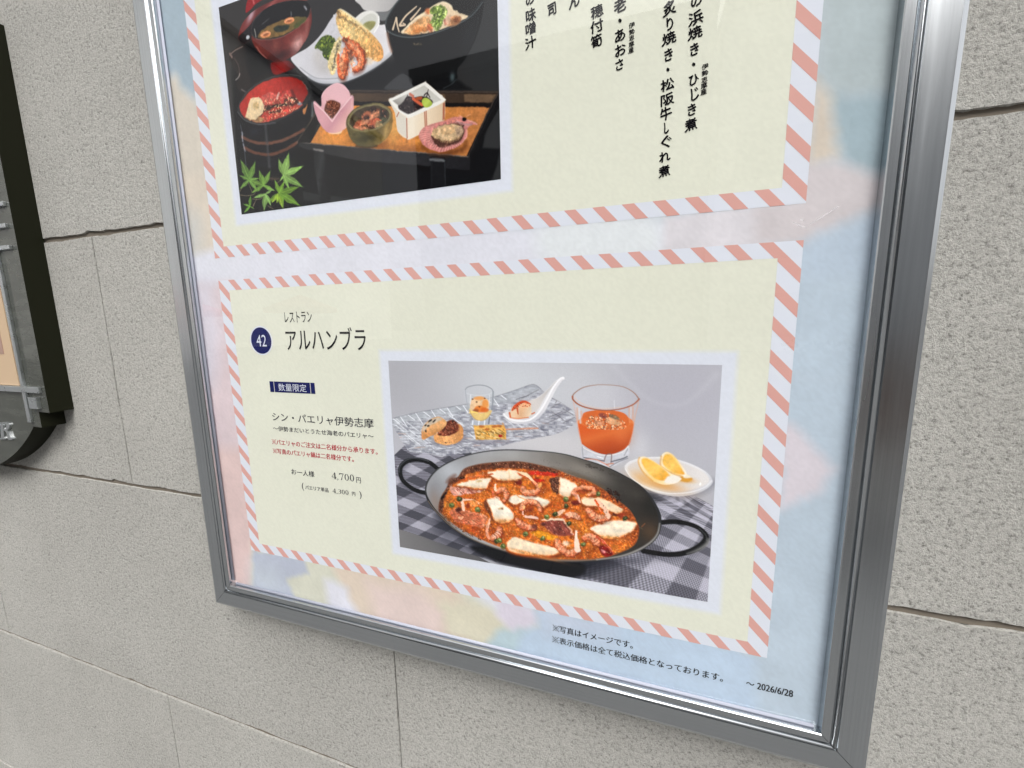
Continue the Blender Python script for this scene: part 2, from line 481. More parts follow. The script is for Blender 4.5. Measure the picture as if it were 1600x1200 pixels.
# ================================================================ across the square (out of view)
def build_square():
    wd = mat('window_pale', (.5, .51, .52), .5); rf = mat('roof_slab', (.2, .2, .19), .8)  # window tone kept close to the facade so mirrored panes stay faint
    def block(nm, label, x0, x1, m, glass):
        root = thing(nm, label, 'building', ((x0 + x1) / 2, -22, 0))
        bm = bmesh.new(); box(bm, x0, x1, -34, -22, 0, 15.4); adopt(from_bm('wall', bm, None, [m]), root)
        bm = bmesh.new(); box(bm, x0, x1, -34.5, -21.6, 15.41, 16.0); adopt(from_bm('roof', bm, None, [rf]), root)
        for i in range(int((x1 - x0) / 4.4)):
            for z0 in (.7, 4.4, 8.1, 11.8):
                bm = bmesh.new(); box(bm, x0 + .8 + i * 4.4, x0 + 4.0 + i * 4.4, -22.05, -21.95, z0, z0 + 2.1)
                adopt(from_bm('window', bm, None, [glass]), root)
    block('added_brown_building', 'unseen tall dark brown building with dim windows, added to darken the cover reflection', -13, 3.0, mat('brown_render', (.085, .075, .07), .9), mat('window_dim', (.06, .062, .065), .5))  # added dark front, keeps the mirrored veil off the black print
    block('whitened_building', 'unseen tall building with rows of windows, facade whitened to brighten the right rail', 3.3, 42, mat('whitened_render', (.80, .79, .78), .9), wd)  # facade whitened so the right rail mirrors something brighter
    r2 = thing('added_white_building', 'unseen white rendered building added at the left to brighten the left rail reflection', 'building', (-34, -30, 0))  # added out of view to give the left rail a bright reflection
    bm = bmesh.new(); box(bm, -46, -32, -46, -11, 0, 25); adopt(from_bm('wall', bm, None, [mat('white_render', (.80, .80, .78), .9)]), r2)
    bm = bmesh.new(); box(bm, -46.4, -31.6, -46.4, -10.6, 25.01, 25.5); adopt(from_bm('roof', bm, None, [rf]), r2)
    for i in range(4):
        bm = bmesh.new(); box(bm, -32.06, -31.95, -43 + i * 8, -40 + i * 8, .4, 2.8); adopt(from_bm('window', bm, None, [wd]), r2)
    def parasol(x, y, c, label):
        r = thing('parasol', label, 'parasol', (x, y, 0), 'parasols on the square')
        bm = bmesh.new()
        tip = bm.verts.new((x, y, 3.1)); ring = [bm.verts.new((x + 1.6 * math.cos(i * math.pi / 4), y + 1.6 * math.sin(i * math.pi / 4), 2.45)) for i in range(8)]
        low = [bm.verts.new((v.co.x, v.co.y, 2.25)) for v in ring]
        for i in range(8):
            bm.faces.new((tip, ring[i], ring[(i + 1) % 8])); bm.faces.new((ring[i], low[i], low[(i + 1) % 8], ring[(i + 1) % 8]))
        adopt(from_bm('canopy', bm, None, [mat('canopy_cloth', c, .8)]), r)
        wmx = mat('pole_white', (.7, .7, .68), .4)
        bm = bmesh.new(); bmesh.ops.create_cone(bm, cap_ends=True, segments=12, radius1=.03, radius2=.03, depth=3.0, matrix=Matrix.Translation((x, y, 1.5)))
        adopt(from_bm('pole', bm, None, [wmx]), r)
        bm = bmesh.new(); bmesh.ops.create_cone(bm, cap_ends=True, segments=20, radius1=.32, radius2=.28, depth=.1, matrix=Matrix.Translation((x, y, .05)))
        adopt(from_bm('base', bm, None, [wmx]), r)
    parasol(-15.6, -15, (.60, .22, .15), 'salmon parasol on a white pole out on the square')
    parasol(-23.0, -15, (.62, .06, .05), 'red parasol farther left on the square')
    wood = mat('brown_wood', (.16, .085, .05), .6)
    r = thing('added_planter', 'unseen brown planter with a clipped shrub on a pale plinth, added to tint the right rail', 'planter', (1.9, -3.2, 0))  # added out of view to make the brown band on the right rail
    bm = bmesh.new(); box(bm, 1.1, 2.7, -3.6, -3.0, .60, .95); bevel_all(bm, .02); adopt(from_bm('box', bm, None, [wood]), r)
    bm = bmesh.new(); box(bm, 1.0, 2.8, -3.7, -2.9, 0.0, .598); adopt(from_bm('plinth', bm, None, [mat('pale_concrete', (.62, .61, .6), .8)]), r)  # pale block added for the light band below the brown one
    bm = bmesh.new(); box(bm, 1.06, 2.74, -3.64, -2.96, .951, 1.02); adopt(from_bm('rim', bm, None, [wood]), r)
    bm = bmesh.new()
    for i in range(900):
        p = Vector((random.uniform(1.15, 2.65), random.uniform(-3.55, -3.05), random.uniform(1.02, 1.28)))
        a, b2 = (Vector((random.gauss(0, 1), random.gauss(0, 1), random.gauss(0, 1))).normalized() * .035 for _ in '12')
        bm.faces.new([bm.verts.new(p + q) for q in (a, b2, -a)])
    adopt(from_bm('shrub', bm, None, [mat('leaf', (.07, .055, .04), .6)]), r)
build_square()

# ================================================================ painter: prints as fine vertex-coloured sheets
def vnoise(ny, nx, cell, rng, octaves=1, persist=.5):
    out = np.zeros((ny, nx)); amp = 1.0; tot = 0
    for o in range(octaves):
        c = max(cell / 2 ** o, 1.0)
        gy, gx = int(ny / c) + 3, int(nx / c) + 3
        g = rng.random((gy, gx))
        yy = np.arange(ny) / c; xx = np.arange(nx) / c
        iy = yy.astype(int); ix = xx.astype(int)
        fy = yy - iy; fx = xx - ix
        fy = (fy * fy * (3 - 2 * fy))[:, None]; fx = (fx * fx * (3 - 2 * fx))[None, :]
        a = g[np.ix_(iy, ix)]; b = g[np.ix_(iy, ix + 1)]; c2 = g[np.ix_(iy + 1, ix)]; d = g[np.ix_(iy + 1, ix + 1)]
        out += amp * ((a * (1 - fx) + b * fx) * (1 - fy) + (c2 * (1 - fx) + d * fx) * fy); tot += amp
        amp *= persist
    return out / tot

class Pic:
    def __init__(s, x0, x1, z0, z1, px, base=(200, 200, 200)):
        s.x0, s.x1, s.z0, s.z1 = x0, x1, z0, z1
        s.nx = int(round((x1 - x0) / px)); s.ny = int(round((z1 - z0) / px))
        s.px = (x1 - x0) / s.nx
        s.img = np.ones((s.ny + 1, s.nx + 1, 3)) * np.asarray(base, float)
        s.ids = np.zeros((s.ny + 1, s.nx + 1), int)
        s.names = ['']; s.cur = 0; s.clip = None
        s.rng = np.random.default_rng(3)
    def item(s, name, new=True):
        s.names.append(name); s.cur = len(s.names) - 1
    def pt(s, w, p):
        x, z = flat(wp(w, p))
        return (x - s.x0) / (s.x1 - s.x0) * s.nx, (s.z1 - z) / (s.z1 - s.z0) * s.ny
    def pts(s, w, pp): return np.array([s.pt(w, p) for p in pp])
    def scale(s, w, p):
        a = np.array(s.pt(w, p)); b = np.array(s.pt(w, (p[0] + 8, p[1] + 8)))
        return np.hypot(*(b - a)) / math.hypot(8, 8)
    @staticmethod
    def smooth(P, closed, k=5):
        n = len(P)
        if n < 3: return P
        out = []
        rng = range(n) if closed else range(n - 1)
        for i in rng:
            if closed: a, b, c, d = P[(i - 1) % n], P[i], P[(i + 1) % n], P[(i + 2) % n]
            else: a, b, c, d = P[max(i - 1, 0)], P[i], P[i + 1], P[min(i + 2, n - 1)]
            for t in np.arange(k) / k:
                out.append(.5 * (2 * b + (c - a) * t + (2 * a - 5 * b + 4 * c - d) * t * t + (3 * b - a - 3 * c + d) * t ** 3))
        if not closed: out.append(P[-1])
        return np.array(out)
    def _box(s, P, m):
        j0 = max(int(P[:, 0].min() - m), 0); j1 = min(int(P[:, 0].max() + m) + 2, s.nx + 1)
        i0 = max(int(P[:, 1].min() - m), 0); i1 = min(int(P[:, 1].max() + m) + 2, s.ny + 1)
        return i0, i1, j0, j1
    def cover(s, P, f):
        """soft coverage of a closed outline"""
        i0, i1, j0, j1 = s._box(P, f + 1)
        if i1 <= i0 or j1 <= j0: return None
        yy, xx = np.mgrid[i0:i1, j0:j1].astype(float)
        d = np.full(xx.shape, 1e9); ins = np.zeros(xx.shape, bool)
        n = len(P)
        for k in range(n):
            ax, ay = P[k]; bx, by = P[(k + 1) % n]
            vx, vy = bx - ax, by - ay
            L = vx * vx + vy * vy + 1e-12
            t = np.clip(((xx - ax) * vx + (yy - ay) * vy) / L, 0, 1)
            d = np.minimum(d, (xx - ax - t * vx) ** 2 + (yy - ay - t * vy) ** 2)
            if ay != by:
                c = ((ay > yy) != (by > yy)) & (xx < vx * (yy - ay) / vy + ax)
                ins ^= c
        sd = np.sqrt(d) * np.where(ins, -1, 1)
        return (i0, i1, j0, j1), np.clip(.5 - sd / f, 0, 1)
    def blend(s, bx, al, col, a=1.0, tag=True):
        i0, i1, j0, j1 = bx
        if s.clip is not None: al = al * s.clip[i0:i1, j0:j1]
        al = al * a
        s.img[i0:i1, j0:j1] = s.img[i0:i1, j0:j1] * (1 - al[..., None]) + col * al[..., None]
        if tag and s.cur: s.ids[i0:i1, j0:j1][al > .5] = s.cur
    def colour(s, bx, col, g, w, n):
        i0, i1, j0, j1 = bx
        c = np.asarray(col, float)
        if g is not None:
            p0 = np.array(s.pt(w, g[0])); p1 = np.array(s.pt(w, g[1]))
            yy, xx = np.mgrid[i0:i1, j0:j1].astype(float)
            v = p1 - p0
            t = ((xx - p0[0]) * v[0] + (yy - p0[1]) * v[1]) / (v @ v)
            cols = [c] + [np.asarray(q, float) for q in g[2:]]
            m = len(cols) - 1
            t = np.clip(t, 0, 1) * m
            k = np.clip(t.astype(int), 0, m - 1)
            fr = (t - k)[..., None]
            cc = np.array(cols)
            c = cc[k] * (1 - fr) + cc[k + 1] * fr
        else:
            c = np.broadcast_to(c, (i1 - i0, j1 - j0, 3)).copy()
        if n is not None:
            amp, cell = n[0], n[1]
            nz = vnoise(i1 - i0, j1 - j0, cell, s.rng, 3, .6) - .5
            c = c * (1 + 2 * amp * nz)[..., None]
        return c
    def poly(s, w, pp, col, f=1.2, a=1.0, g=None, n=None, r=1, tag=True):
        P = s.pts(w, pp)
        if r: P = s.smooth(P, True)
        q = s.cover(P, f)
        if q is None: return
        bx, al = q
        s.blend(bx, al, s.colour(bx, col, g, w, n), a, tag and f < 6)
    def ell(s, w, c, rx, ry, col, rot=0, **k):
        ca, sa = math.cos(math.radians(rot)), math.sin(math.radians(rot))
        pp = [(c[0] + rx * math.cos(t) * ca - ry * math.sin(t) * sa, c[1] + rx * math.cos(t) * sa + ry * math.sin(t) * ca) for t in np.linspace(0, 2 * math.pi, 28, endpoint=False)]
        s.poly(w, pp, col, r=0, **k)
    def line(s, w, pp, wd, col, f=1.2, a=1.0, r=1, n=None, tag=True):
        """tapered stroke; wd = width or list of widths in window pixels"""
        P = s.pts(w, pp); k = s.scale(w, pp[len(pp) // 2])
        W = np.array(wd if isinstance(wd, (list, tuple)) else [wd] * len(pp), float) * k / 2
        if len(W) != len(P): W = np.interp(np.linspace(0, 1, len(P)), np.linspace(0, 1, len(W)), W)
        if r and len(P) > 2:
            Q = s.smooth(P, False, 4); W = np.interp(np.linspace(0, 1, len(Q)), np.linspace(0, 1, len(P)), W); P = Q
        i0, i1, j0, j1 = s._box(P, W.max() + f + 1)
        if i1 <= i0 or j1 <= j0: return
        yy, xx = np.mgrid[i0:i1, j0:j1].astype(float)
        sd = np.full(xx.shape, 1e9)
        for q in range(len(P) - 1):
            ax, ay = P[q]; bx_, by = P[q + 1]
            vx, vy = bx_ - ax, by - ay; L = vx * vx + vy * vy + 1e-9
            t = np.clip(((xx - ax) * vx + (yy - ay) * vy) / L, 0, 1)
            sd = np.minimum(sd, np.hypot(xx - ax - t * vx, yy - ay - t * vy) - (W[q] * (1 - t) + W[q + 1] * t))
        al = np.clip(.5 - sd / f, 0, 1)
        thin = min(1.0, max(W.max() * 2, .35) / max(f * .8, .5)) if W.max() * 2 < f * .8 else 1.0
        s.blend((i0, i1, j0, j1), al * thin, s.colour((i0, i1, j0, j1), col, None, w, n), a, tag)
    def mask(s, w, pp, f=1.5, r=1):
        P = s.pts(w, pp)
        if r: P = s.smooth(P, True)
        m = np.zeros(s.ids.shape)
        q = s.cover(P, f)
        if q: m[q[0][0]:q[0][1], q[0][2]:q[0][3]] = q[1]
        return m
    def grains(s, m, n, ln, wd, cols, seed=0, ang=None, jit=.12, a=.9, tag=False):
        """n small grains scattered over mask m; sizes in raster cells"""
        rng = np.random.default_rng(seed)
        ii, jj = np.nonzero(m > .5)
        if not len(ii): return
        cols = np.asarray(cols, float)
        for k in rng.integers(0, len(ii), n):
            y, x = ii[k] + rng.random(), jj[k] + rng.random()
            th = rng.uniform(0, math.pi) if ang is None else math.radians(ang + rng.normal(0, 14))
            l = rng.uniform(*ln); b = rng.uniform(*wd)
            rad = int(l + b + 2)
            i0, i1, j0, j1 = max(int(y) - rad, 0), min(int(y) + rad + 1, s.ny + 1), max(int(x) - rad, 0), min(int(x) + rad + 1, s.nx + 1)
            yy, xx = np.mgrid[i0:i1, j0:j1].astype(float)
            dx, dy = xx - x, yy - y
            u = np.abs(dx * math.cos(th) + dy * math.sin(th)) / l; v = np.abs(-dx * math.sin(th) + dy * math.cos(th)) / b
            al = np.clip((1.15 - np.sqrt(u * u + v * v)) * 1.8, 0, 1) * m[i0:i1, j0:j1]
            c = cols[rng.integers(len(cols))] * (1 + rng.normal(0, jit))
            s.blend((i0, i1, j0, j1), al, c[None, None, :], a, tag)
    def soft(s, w, c, rx, ry, col, a=.5, rot=0):
        """smooth round tint"""
        p = np.array(s.pt(w, c)); k = s.scale(w, c); R = max(rx, ry) * k * 2.2
        i0, i1, j0, j1 = s._box(np.array([p - R, p + R]), 1)
        if i1 <= i0 or j1 <= j0: return
        yy, xx = np.mgrid[i0:i1, j0:j1].astype(float)
        ca, sa = math.cos(math.radians(rot)), math.sin(math.radians(rot))
        dx, dy = (xx - p[0]) / k, (yy - p[1]) / k
        d = ((dx * ca + dy * sa) / rx) ** 2 + ((-dx * sa + dy * ca) / ry) ** 2
        s.blend((i0, i1, j0, j1), np.exp(-d), np.asarray(col, float), a, False)
    def ruffle(s, m, amp, cell, tone, seed=1):
        """break clean outlines and flat tones: small irregular shifts and fine mottling where m is set"""
        rg = np.random.default_rng(seed)
        ny, nx = s.ny + 1, s.nx + 1
        m = m * (1 - .82 * np.clip((s.img.min(2) / 255 - .52) / .18, 0, 1))      # pale flesh and china stay smooth
        dy = (vnoise(ny, nx, cell, rg, 3, .6) - .5) * 4 * amp * m; dx = (vnoise(ny, nx, cell, rg, 3, .6) - .5) * 4 * amp * m
        yy, xx = np.mgrid[0:ny, 0:nx].astype(float)
        y = np.clip(yy + dy, 0, ny - 1.001); x = np.clip(xx + dx, 0, nx - 1.001)
        i, j = y.astype(int), x.astype(int); fy, fx = (y - i)[..., None], (x - j)[..., None]
        i1, j1 = np.minimum(i + 1, ny - 1), np.minimum(j + 1, nx - 1)
        a = s.img
        s.img = (a[i, j] * (1 - fx) + a[i, j1] * fx) * (1 - fy) + (a[i1, j] * (1 - fx) + a[i1, j1] * fx) * fy
        s.ids = s.ids[np.rint(y).astype(int), np.rint(x).astype(int)]
        t = (vnoise(ny, nx, 5, rg, 3, .75) - .5) * 2 * tone * m
        s.img = s.img * (1 + t)[..., None]
    def build(s, name, y, parent, k=PAPER):
        """one mesh for the picture itself and one child mesh for each thing pictured; they meet edge to edge"""
        lin_img = lin(np.clip(s.img, 0, 255)) * k
        X = np.linspace(s.x0, s.x1, s.nx + 1); Z = np.linspace(s.z1, s.z0, s.ny + 1)
        fid = s.ids[:-1, :-1]
        root = None
        for q in range(len(s.names)):
            sel = np.nonzero(fid.ravel() == q)[0]
            if not len(sel): continue
            fi, fj = sel // s.nx, sel % s.nx
            W = s.nx + 1
            quad = np.stack([fi * W + fj, (fi + 1) * W + fj, (fi + 1) * W + fj + 1, fi * W + fj + 1], 1)
            used, inv = np.unique(quad.ravel(), return_inverse=True)
            co = np.empty((len(used), 3)); co[:, 0] = X[used % W]; co[:, 1] = y; co[:, 2] = Z[used // W]
            me = bpy.data.meshes.new(name if q == 0 else s.names[q])
            me.vertices.add(len(used)); me.vertices.foreach_set('co', co.ravel())
            me.loops.add(len(inv)); me.loops.foreach_set('vertex_index', inv.astype(np.int32))
            me.polygons.add(len(sel)); me.polygons.foreach_set('loop_start', np.arange(0, len(inv), 4, dtype=np.int32))
            me.update(calc_edges=True)
            ca = me.color_attributes.new('Col', 'FLOAT_COLOR', 'POINT')
            c4 = np.ones((len(used), 4)); c4[:, :3] = lin_img.reshape(-1, 3)[used]
            ca.data.foreach_set('color', c4.ravel())
            o = link(me.name, me, None, [M_PRINT])
            if q == 0: root = adopt(o, parent)
            else: o.parent = root
        return root

# ================================================================ the poster
PO = thing('menu_poster', 'pastel restaurant menu poster with striped cards, dish photographs and Japanese text behind the clear cover', 'poster',
           ((FX0 + FX1) / 2, 0, FZ0 + IN))
PX0, PX1, PZ0, PZ1 = FX0 + IN - .004, FX1 - IN + .004, FZ0 + IN - .004, FZ1 - IN + .004

def paint_sheet():
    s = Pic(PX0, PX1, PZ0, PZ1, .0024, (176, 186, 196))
    ny, nx = s.ny + 1, s.nx + 1
    rg = np.random.default_rng(21)
    def rag(w, pp, col, f=4.0, a=1.0, j=9, n=(.03, 10)):
        P = []
        m = len(pp)
        r2 = random.Random(int(pp[0][0] * 7 + pp[0][1]))
        for i in range(m):
            p, q = pp[i], pp[(i + 1) % m]
            k = max(2, int(math.hypot(q[0] - p[0], q[1] - p[1]) / 26))
            for t in range(k):
                P.append((p[0] + (q[0] - p[0]) * t / k + r2.uniform(-j, j), p[1] + (q[1] - p[1]) * t / k + r2.uniform(-j, j)))
        s.poly(w, P, col, f=f * 1.5, a=a, n=n, r=0)
    # left margin, from the top down
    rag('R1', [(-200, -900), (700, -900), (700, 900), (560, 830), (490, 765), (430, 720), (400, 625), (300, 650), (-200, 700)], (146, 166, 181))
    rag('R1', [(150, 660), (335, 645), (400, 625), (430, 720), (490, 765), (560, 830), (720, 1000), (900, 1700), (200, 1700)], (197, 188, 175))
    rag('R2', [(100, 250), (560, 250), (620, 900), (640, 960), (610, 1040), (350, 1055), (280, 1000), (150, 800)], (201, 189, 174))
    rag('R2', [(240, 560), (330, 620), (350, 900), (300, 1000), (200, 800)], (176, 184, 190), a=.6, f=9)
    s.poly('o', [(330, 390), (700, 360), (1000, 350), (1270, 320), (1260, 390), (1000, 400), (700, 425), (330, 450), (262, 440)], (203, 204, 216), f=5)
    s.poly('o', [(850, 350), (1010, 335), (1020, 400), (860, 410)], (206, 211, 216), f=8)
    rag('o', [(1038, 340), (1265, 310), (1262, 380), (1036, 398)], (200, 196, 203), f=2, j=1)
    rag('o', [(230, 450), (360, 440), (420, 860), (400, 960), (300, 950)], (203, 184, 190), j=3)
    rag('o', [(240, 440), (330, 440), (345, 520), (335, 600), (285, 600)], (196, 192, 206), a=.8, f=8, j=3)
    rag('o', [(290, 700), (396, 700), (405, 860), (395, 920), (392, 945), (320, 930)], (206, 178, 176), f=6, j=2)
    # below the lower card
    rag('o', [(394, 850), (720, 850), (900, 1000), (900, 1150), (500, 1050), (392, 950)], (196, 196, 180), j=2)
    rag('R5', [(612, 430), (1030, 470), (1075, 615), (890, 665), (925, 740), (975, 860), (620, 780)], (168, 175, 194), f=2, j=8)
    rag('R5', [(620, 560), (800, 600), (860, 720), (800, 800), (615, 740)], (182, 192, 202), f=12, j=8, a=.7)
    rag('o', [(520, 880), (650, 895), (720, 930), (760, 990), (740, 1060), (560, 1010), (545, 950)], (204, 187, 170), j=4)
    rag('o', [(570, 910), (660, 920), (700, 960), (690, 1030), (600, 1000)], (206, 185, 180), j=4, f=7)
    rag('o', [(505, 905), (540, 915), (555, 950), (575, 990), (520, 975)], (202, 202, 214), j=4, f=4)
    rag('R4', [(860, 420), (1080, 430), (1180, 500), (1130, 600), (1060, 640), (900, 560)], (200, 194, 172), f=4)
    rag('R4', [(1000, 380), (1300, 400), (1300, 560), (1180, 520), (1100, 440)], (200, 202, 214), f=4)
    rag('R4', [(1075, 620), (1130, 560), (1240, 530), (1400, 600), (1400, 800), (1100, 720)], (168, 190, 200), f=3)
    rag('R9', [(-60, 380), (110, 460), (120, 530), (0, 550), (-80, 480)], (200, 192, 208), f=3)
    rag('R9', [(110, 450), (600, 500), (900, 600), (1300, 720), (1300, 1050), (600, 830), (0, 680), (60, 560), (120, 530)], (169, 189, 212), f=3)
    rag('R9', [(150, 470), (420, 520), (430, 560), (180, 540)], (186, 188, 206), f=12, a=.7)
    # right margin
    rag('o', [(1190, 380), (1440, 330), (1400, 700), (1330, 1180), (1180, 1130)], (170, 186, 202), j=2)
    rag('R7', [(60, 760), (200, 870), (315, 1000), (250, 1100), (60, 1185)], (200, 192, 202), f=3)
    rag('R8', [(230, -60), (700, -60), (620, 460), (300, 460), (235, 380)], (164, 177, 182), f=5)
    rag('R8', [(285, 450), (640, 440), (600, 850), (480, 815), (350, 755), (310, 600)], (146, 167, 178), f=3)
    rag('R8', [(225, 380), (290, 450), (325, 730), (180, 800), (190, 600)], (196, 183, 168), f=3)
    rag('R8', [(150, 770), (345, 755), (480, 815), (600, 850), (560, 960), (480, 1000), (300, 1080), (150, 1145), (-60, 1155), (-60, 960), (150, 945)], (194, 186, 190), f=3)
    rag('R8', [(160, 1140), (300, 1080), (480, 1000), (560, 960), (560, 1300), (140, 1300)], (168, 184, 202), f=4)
    s.img = (s.img * .82 + s.img.mean(2, keepdims=True) * .18) * 1.02 + 4
    s.img *= (1 + .05 * (vnoise(ny, nx, 14, rg, 3) - .5))[..., None] * (1 + .03 * (rg.random((ny, nx)) - .5))[..., None]
    return s.build('paper_sheet', -.0001, PO)
paint_sheet()

CREAM, WHITE, STRIPE = (215, 216, 202), (211, 215, 226), (208, 158, 150)
M_WHITE, M_STRIPE = ink('ink_pale_blue_white', WHITE), ink('ink_salmon', STRIPE)
M_BLACK, M_NAVY, M_RED = ink('ink_black', (12, 11, 16)), ink('ink_navy', (14, 22, 84)), ink('ink_red', (176, 22, 50))
M_GREY = ink('ink_dark_grey', (24, 24, 40))

def clip_poly(P, x0, x1, z0, z1):
    for ax, lim, sg in ((0, x0, 1), (0, x1, -1), (1, z0, 1), (1, z1, -1)):
        Q = []
        for i in range(len(P)):
            a, b = P[i], P[(i + 1) % len(P)]
            da, db = sg * (a[ax] - lim), sg * (b[ax] - lim)
            if da >= 0: Q.append(a)
            if da * db < 0:
                t = da / (da - db); Q.append((a[0] + (b[0] - a[0]) * t, a[1] + (b[1] - a[1]) * t))
        P = Q
        if len(P) < 3: return None
    return P

def card(x0, x1, z0, z1, bx, bz, px, pz, ph, photo):
    """outer rectangle in sheet units (camera distances); bx, bz border widths"""
    r = lambda q: q * U
    s = Pic(r(x0), r(x1), H + r(z0), H + r(z1), .0022, CREAM)
    ny, nx = s.ny + 1, s.nx + 1
    rg = np.random.default_rng(int(z1 * 100) + 400)
    yy, xx = np.mgrid[0:ny, 0:nx].astype(float)
    X = s.x0 + xx * s.px; Z = s.z1 - yy * s.px
    # pale rim round the photograph, fading softly into the cream
    d = np.maximum(np.maximum(r(photo[0]) - X, X - r(photo[1])), np.maximum(H + r(photo[2]) - Z, Z - H - r(photo[3])))
    t = np.clip((r(.036) - d) / r(.012), 0, 1)[..., None]
    s.img = s.img * (1 - t) + np.array(WHITE) * t
    s.img *= (1 + .022 * (vnoise(ny, nx, 30, rg, 3) - .5))[..., None] * (1 + .022 * (rg.random((ny, nx)) - .5))[..., None]
    c = s.build('menu_card', -.00015, PO)
    bm = bmesh.new()
    rects = [(x0, x1, z1 - bz, z1), (x0, x1, z0, z0 + bz), (x0, x0 + bx, z0 + bz, z1 - bz), (x1 - bx, x1, z0 + bz, z1 - bz)]
    def face(P, y, mi):
        f = bm.faces.new([bm.verts.new((r(p[0]), y, H + r(p[1]))) for p in P])
        f.normal_update()
        if f.normal.y > 0: f.normal_flip()
        f.material_index = mi
    for (a, b, cc, dd) in rects:
        face([(a, cc), (b, cc), (b, dd), (a, dd)], -.0002, 0)
        k0 = int(math.floor(a / px + cc / pz - ph)) - 1; k1 = int(math.ceil(b / px + dd / pz - ph)) + 1
        for k in range(k0, k1 + 1):
            lo, hi = ph + k, ph + k + .41
            P = [((lo - (cc - 1) / pz) * px, cc - 1), ((hi - (cc - 1) / pz) * px, cc - 1), ((hi - (dd + 1) / pz) * px, dd + 1), ((lo - (dd + 1) / pz) * px, dd + 1)]
            Q = clip_poly(P, a, b, cc, dd)
            if Q: face(Q, -.00025, 1)
    o = from_bm('striped_border', bm, None, [M_WHITE, M_STRIPE])
    o.parent = c
    return c
PH2 = (-.7073, .1818, -.6921, -.0968)
PH1 = (-1.2197, -.3432, .3648, .9500)
card_low = card(-1.3570, .3195, -.8133, .1658, .0443, .0335, .0674, .0718, .829, PH2)
card_up = card(-1.3597, .3175, .2386, 1.62, .0450, .0350, .0674, .0740, .982, PH1)

# ---------------------------------------------------------------- lettering
def glyphs(body, offset=0.0, shear=0.0):
    c = bpy.data.curves.new('lettering', 'FONT')
    c.body = body; c.size = 1.0; c.offset = offset; c.resolution_u = 3
    o = bpy.data.objects.new('lettering', c); COL.objects.link(o)
    bpy.context.view_layer.update()
    me = bpy.data.meshes.new_from_object(o.evaluated_get(bpy.context.evaluated_depsgraph_get()))
    bpy.data.objects.remove(o); bpy.data.curves.remove(c)
    V = np.array([v.co[:2] for v in me.vertices]); Fs = [list(p.vertices) for p in me.polygons]
    bpy.data.meshes.remove(me)
    if shear: V[:, 1] += shear * V[:, 0]
    return V, Fs
def place(parts, name, m, parent, y=-.00040, weight=((0, 0),)):
    """parts: (verts 2d, faces, window, top-left ink corner, bottom-right ink corner); all on the sheet plane"""
    vs, fs = [], []
    for V, Fs, w, tl, br in parts:
        x0, z1 = flat(wp(w, tl)); x1, z0 = flat(wp(w, br))
        mn, mx = V.min(0), V.max(0); sp = np.maximum(mx - mn, 1e-6)
        T = (V - mn) / sp
        # the weight of a stroke: the same glyph laid again a hair to the side and a hair nearer
        for q, (ux, uz) in enumerate(weight):
            b = len(vs)
            vs += [(x0 + t[0] * (x1 - x0) + ux, y - q * 1.2e-5, z0 + t[1] * (z1 - z0) + uz) for t in T]
            fs += [[i + b for i in f] for f in Fs]
    me = bpy.data.meshes.new(name); me.from_pydata(vs, [], fs); me.update()
    bm = bmesh.new(); bm.from_mesh(me)
    for f in bm.faces:
        f.normal_update()
        if f.normal.y > 0: f.normal_flip()
    bm.to_mesh(me); bm.free()
    o = link(name, me, None, [m])
    o.parent = parent
    return o
def text(body, w, tl, br, m, parent=None, bold=0.0, name='text_line', y=-.00040):
    V, Fs = glyphs(body.lstrip('※'))
    if body[0] == '※':                     # the reference mark: a cross with four dots, one em wide
        em = (V[:, 0].max() - V[:, 0].min()) / (len(body) - 1.3); c = np.array((V[:, 0].min() - em * .52, np.percentile(V[:, 1], 50)))
        h, t = em * .43, em * .026
        vs, k = list(map(tuple, V)), len(V)
        def quad(p, q, wd):
            d = np.array(q) - np.array(p); d = d / np.hypot(*d); n = np.array((-d[1], d[0])) * wd
            b = len(vs); vs.extend(tuple(c + np.array(z) + m * n) for z, m in ((p, 1), (p, -1), (q, -1), (q, 1))); Fs.append([b, b + 1, b + 2, b + 3])
        quad((-h, -h), (h, h), t); quad((-h, h), (-t * 1.5, t * 1.5), t); quad((t * 1.5, -t * 1.5), (h, -h), t)
        for dx, dy in ((0, .33), (0, -.33), (.33, 0), (-.33, 0)): quad((dx * em - t * 1.9, dy * em), (dx * em + t * 1.9, dy * em), t * 1.9)
        V = np.array(vs)
    return place([(V, Fs, w, tl, br)], name, m, parent or card_low, y, ((-bold, 0), (bold, 0)) if bold else ((0, 0),))
def brush(chars, name='brush_text'):
    parts = []
    for ch, w, a, b, c, d in chars:
        V, Fs = glyphs(ch, 0.0, .22 if ch not in '・しり' else 0.0)
        # brush swell: thicker to the lower right, lean of a hand-held brush
        V[:, 0] += .05 * np.sin(V[:, 1] * 5.0)
        e = (d - b) * (.07 if ch != '・' else 0)          # air between the characters
        parts.append((V, Fs, w, (a, b + e), (c, d - e)))
    k = .00026 if name == 'brush_text' else .00010
    return place(parts, name, M_BLACK, card_up, weight=((-k, k * .9), (-k * .4, k * .35), (k * .2, -k * .2), (k, -k * .9)))

